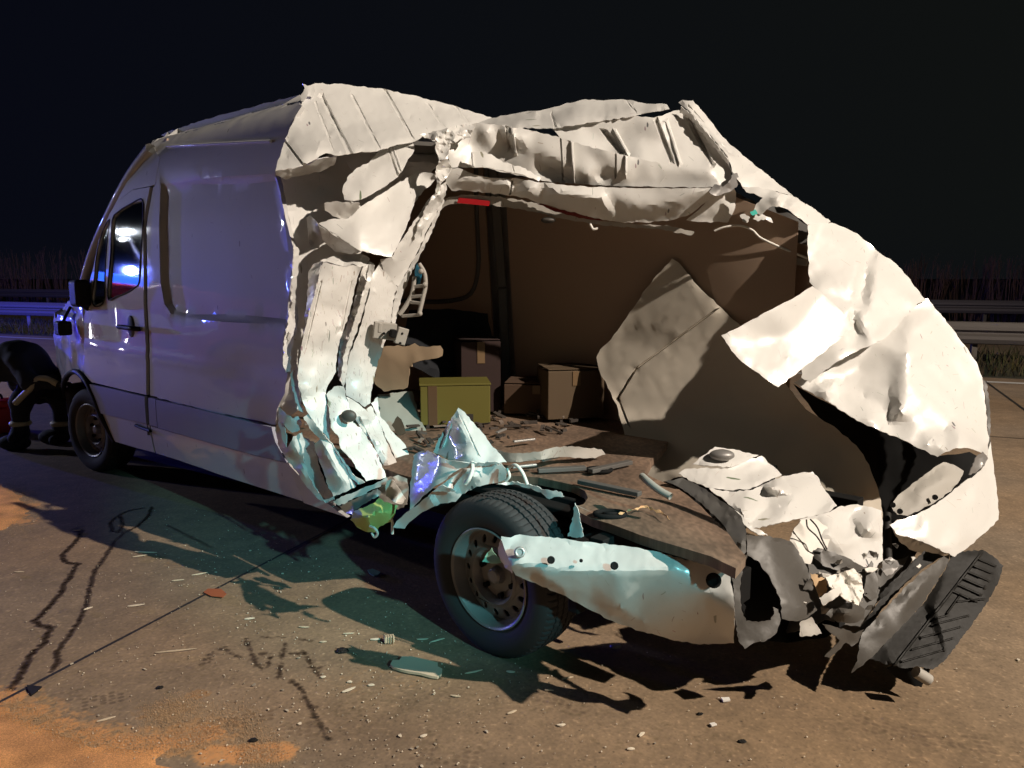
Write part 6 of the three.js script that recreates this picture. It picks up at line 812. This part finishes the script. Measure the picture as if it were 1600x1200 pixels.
{ // emergency van parked off to the left: its blue beacons and white lamp show in the windows and paint of the wreck
  const c = new V3(-13.4, 0, -9.2), o = thing('emergency_van', c.toArray(), 'red emergency van with blue beacons parked out of view on the left', 'van'), t = Math.PI * .62;
  const at = (x, y, z) => new V3(x, y, z).applyAxisAngle(new V3(0, 1, 0), t).add(c), M_red = std(.36, .015, .02, .3), M_wh = std(.7, .7, .7, .4);
  const prof = [[-2.4, .35], [2.3, .35], [2.45, .6], [2.4, .95], [1.7, 1.15], [1.15, 1.9], [.9, 1.98], [-2.35, 1.98], [-2.42, 1.8]];
  const sh = new THREE.Shape(prof.map(([x, y]) => new THREE.Vector2(x, y))), g = new THREE.ExtrudeGeometry(sh, { depth: 1.8, bevelEnabled: true, bevelSize: .05, bevelThickness: .05, bevelSegments: 3 }); g.translate(0, 0, -.9); g.rotateY(t); g.translate(c.x, 0, c.z); part('body', g, M_red, o);
  part('side_stripe', [box(4.5, .25, .012, at(-.05, .95, .957), t), box(4.5, .25, .012, at(-.05, .95, -.957), t)], M_wh, o);
  for (const s of [-1, 1]) { part('side_window', box(.8, .5, .014, at(.75, 1.5, .957 * s), t), M.black, o); for (const x of [-1.5, 1.6]) { const w = new THREE.TorusGeometry(.25, .09, 10, 28); w.rotateY(t); const p = at(x, .34, .9 * s); w.translate(p.x, p.y, p.z); part('tyre', w, M.rubber, o); const d = new THREE.CylinderGeometry(.2, .2, .1, 20); d.rotateX(Math.PI / 2); d.rotateY(t); d.translate(p.x, p.y, p.z); part('rim', d, M.steel, o); } }
  const beacon = new THREE.MeshStandardMaterial({ color: C(.02, .04, .4), emissive: C(.06, .16, 1), emissiveIntensity: 45, roughness: .3 }), white = new THREE.MeshStandardMaterial({ color: C(.8, .8, .8), emissive: C(.92, .95, 1), emissiveIntensity: 60, roughness: .3 });
  for (const [x, y, z] of [[-12.84, 2.12, -9.38], [-12.74, 2.12, -9.08]]) { const d = new THREE.CylinderGeometry(.06, .07, .12, 18); d.translate(x, y, z); part('blue_beacon', d, beacon, o); const b = new THREE.CylinderGeometry(.08, .08, .06, 18); b.translate(x, y - .09, z); part('beacon_base', b, M.plastic, o); }
  const bl = new THREE.PointLight(C(...LAMP.blue.color), LAMP.blue.power, 0, 2); bl.position.set(-12.6, 2.3, -9.2); bl.castShadow = true; bl.shadow.radius = 4; scene.add(bl);
  part('added_glow_bar', box(1.5, .2, .3, new V3(-12.85, 2.12, -9.6), t, .05), new THREE.MeshStandardMaterial({ color: C(.02, .04, .3), emissive: C(.02, .10, 1), emissiveIntensity: 9, roughness: .3 }), o);  // glowing bar added to widen the blue reflection in the cab window
  part('lamp_pole', [beam(at(-.5, 1.95, .2), new V3(-12.75, 3.1, -9.46), .03, .03)], M.zinc, o);
  for (const [x, y, z, s] of [[-12.7, 3.2, -9.46, .07], [-12.72, 2.96, -9.50, .05], [-12.5, 1.94, -8.45, .07]]) { const d = new THREE.SphereGeometry(s, 16, 10); d.translate(x, y, z); part('work_lamp', d, white, o); }
  for (const [x, z] of [[-12.35, -8.55], [-12.62, -9.75]]) { const d = new THREE.CylinderGeometry(.10, .10, .05, 20); d.rotateZ(Math.PI / 2); d.translate(x, .72, z); part('headlamp', d, white, o); }
  part('lamp_bracket', beam(at(1.2, 1.9, .1), new V3(-12.5, 1.94, -8.45), .03, .03), M.zinc, o);
  const wl = new THREE.PointLight(C(...LAMP.white.color), LAMP.white.power, 0, 2); wl.position.set(-12.5, 3.15, -9.4); wl.castShadow = true; wl.shadow.radius = 4; scene.add(wl);
}
{ // blue warning light on a tripod farther up the road, it colours the far barriers
  const p = new V3(-18.2, 1.15, -16.6), o = thing('warning_light', [p.x, 0, p.z], 'blue warning light on a tripod beyond the left edge', 'warning light');
  for (let k = 0; k < 3; k++) { const q = k * 2.094; part('tripod_leg', beam(new V3(p.x + Math.cos(q) * .35, .01, p.z + Math.sin(q) * .35), new V3(p.x, 1.02, p.z), .02, .02), M.zinc, o); }
  const b = new THREE.CylinderGeometry(.08, .09, .06, 18); b.translate(p.x, 1.04, p.z); part('base', b, M.plastic, o);
  const d = new THREE.CylinderGeometry(.06, .07, .15, 18); d.translate(p.x, 1.15, p.z); part('blue_beacon', d, new THREE.MeshStandardMaterial({ color: C(.02, .04, .4), emissive: C(.05, .08, 1), emissiveIntensity: 20, roughness: .3 }), o);
  const l = new THREE.PointLight(C(.05, .06, 1), 280, 0, 2); l.position.set(p.x + .1, p.y + .16, p.z - .05); l.castShadow = true; l.shadow.radius = 3; scene.add(l);
}
renderer.render(scene, camera);
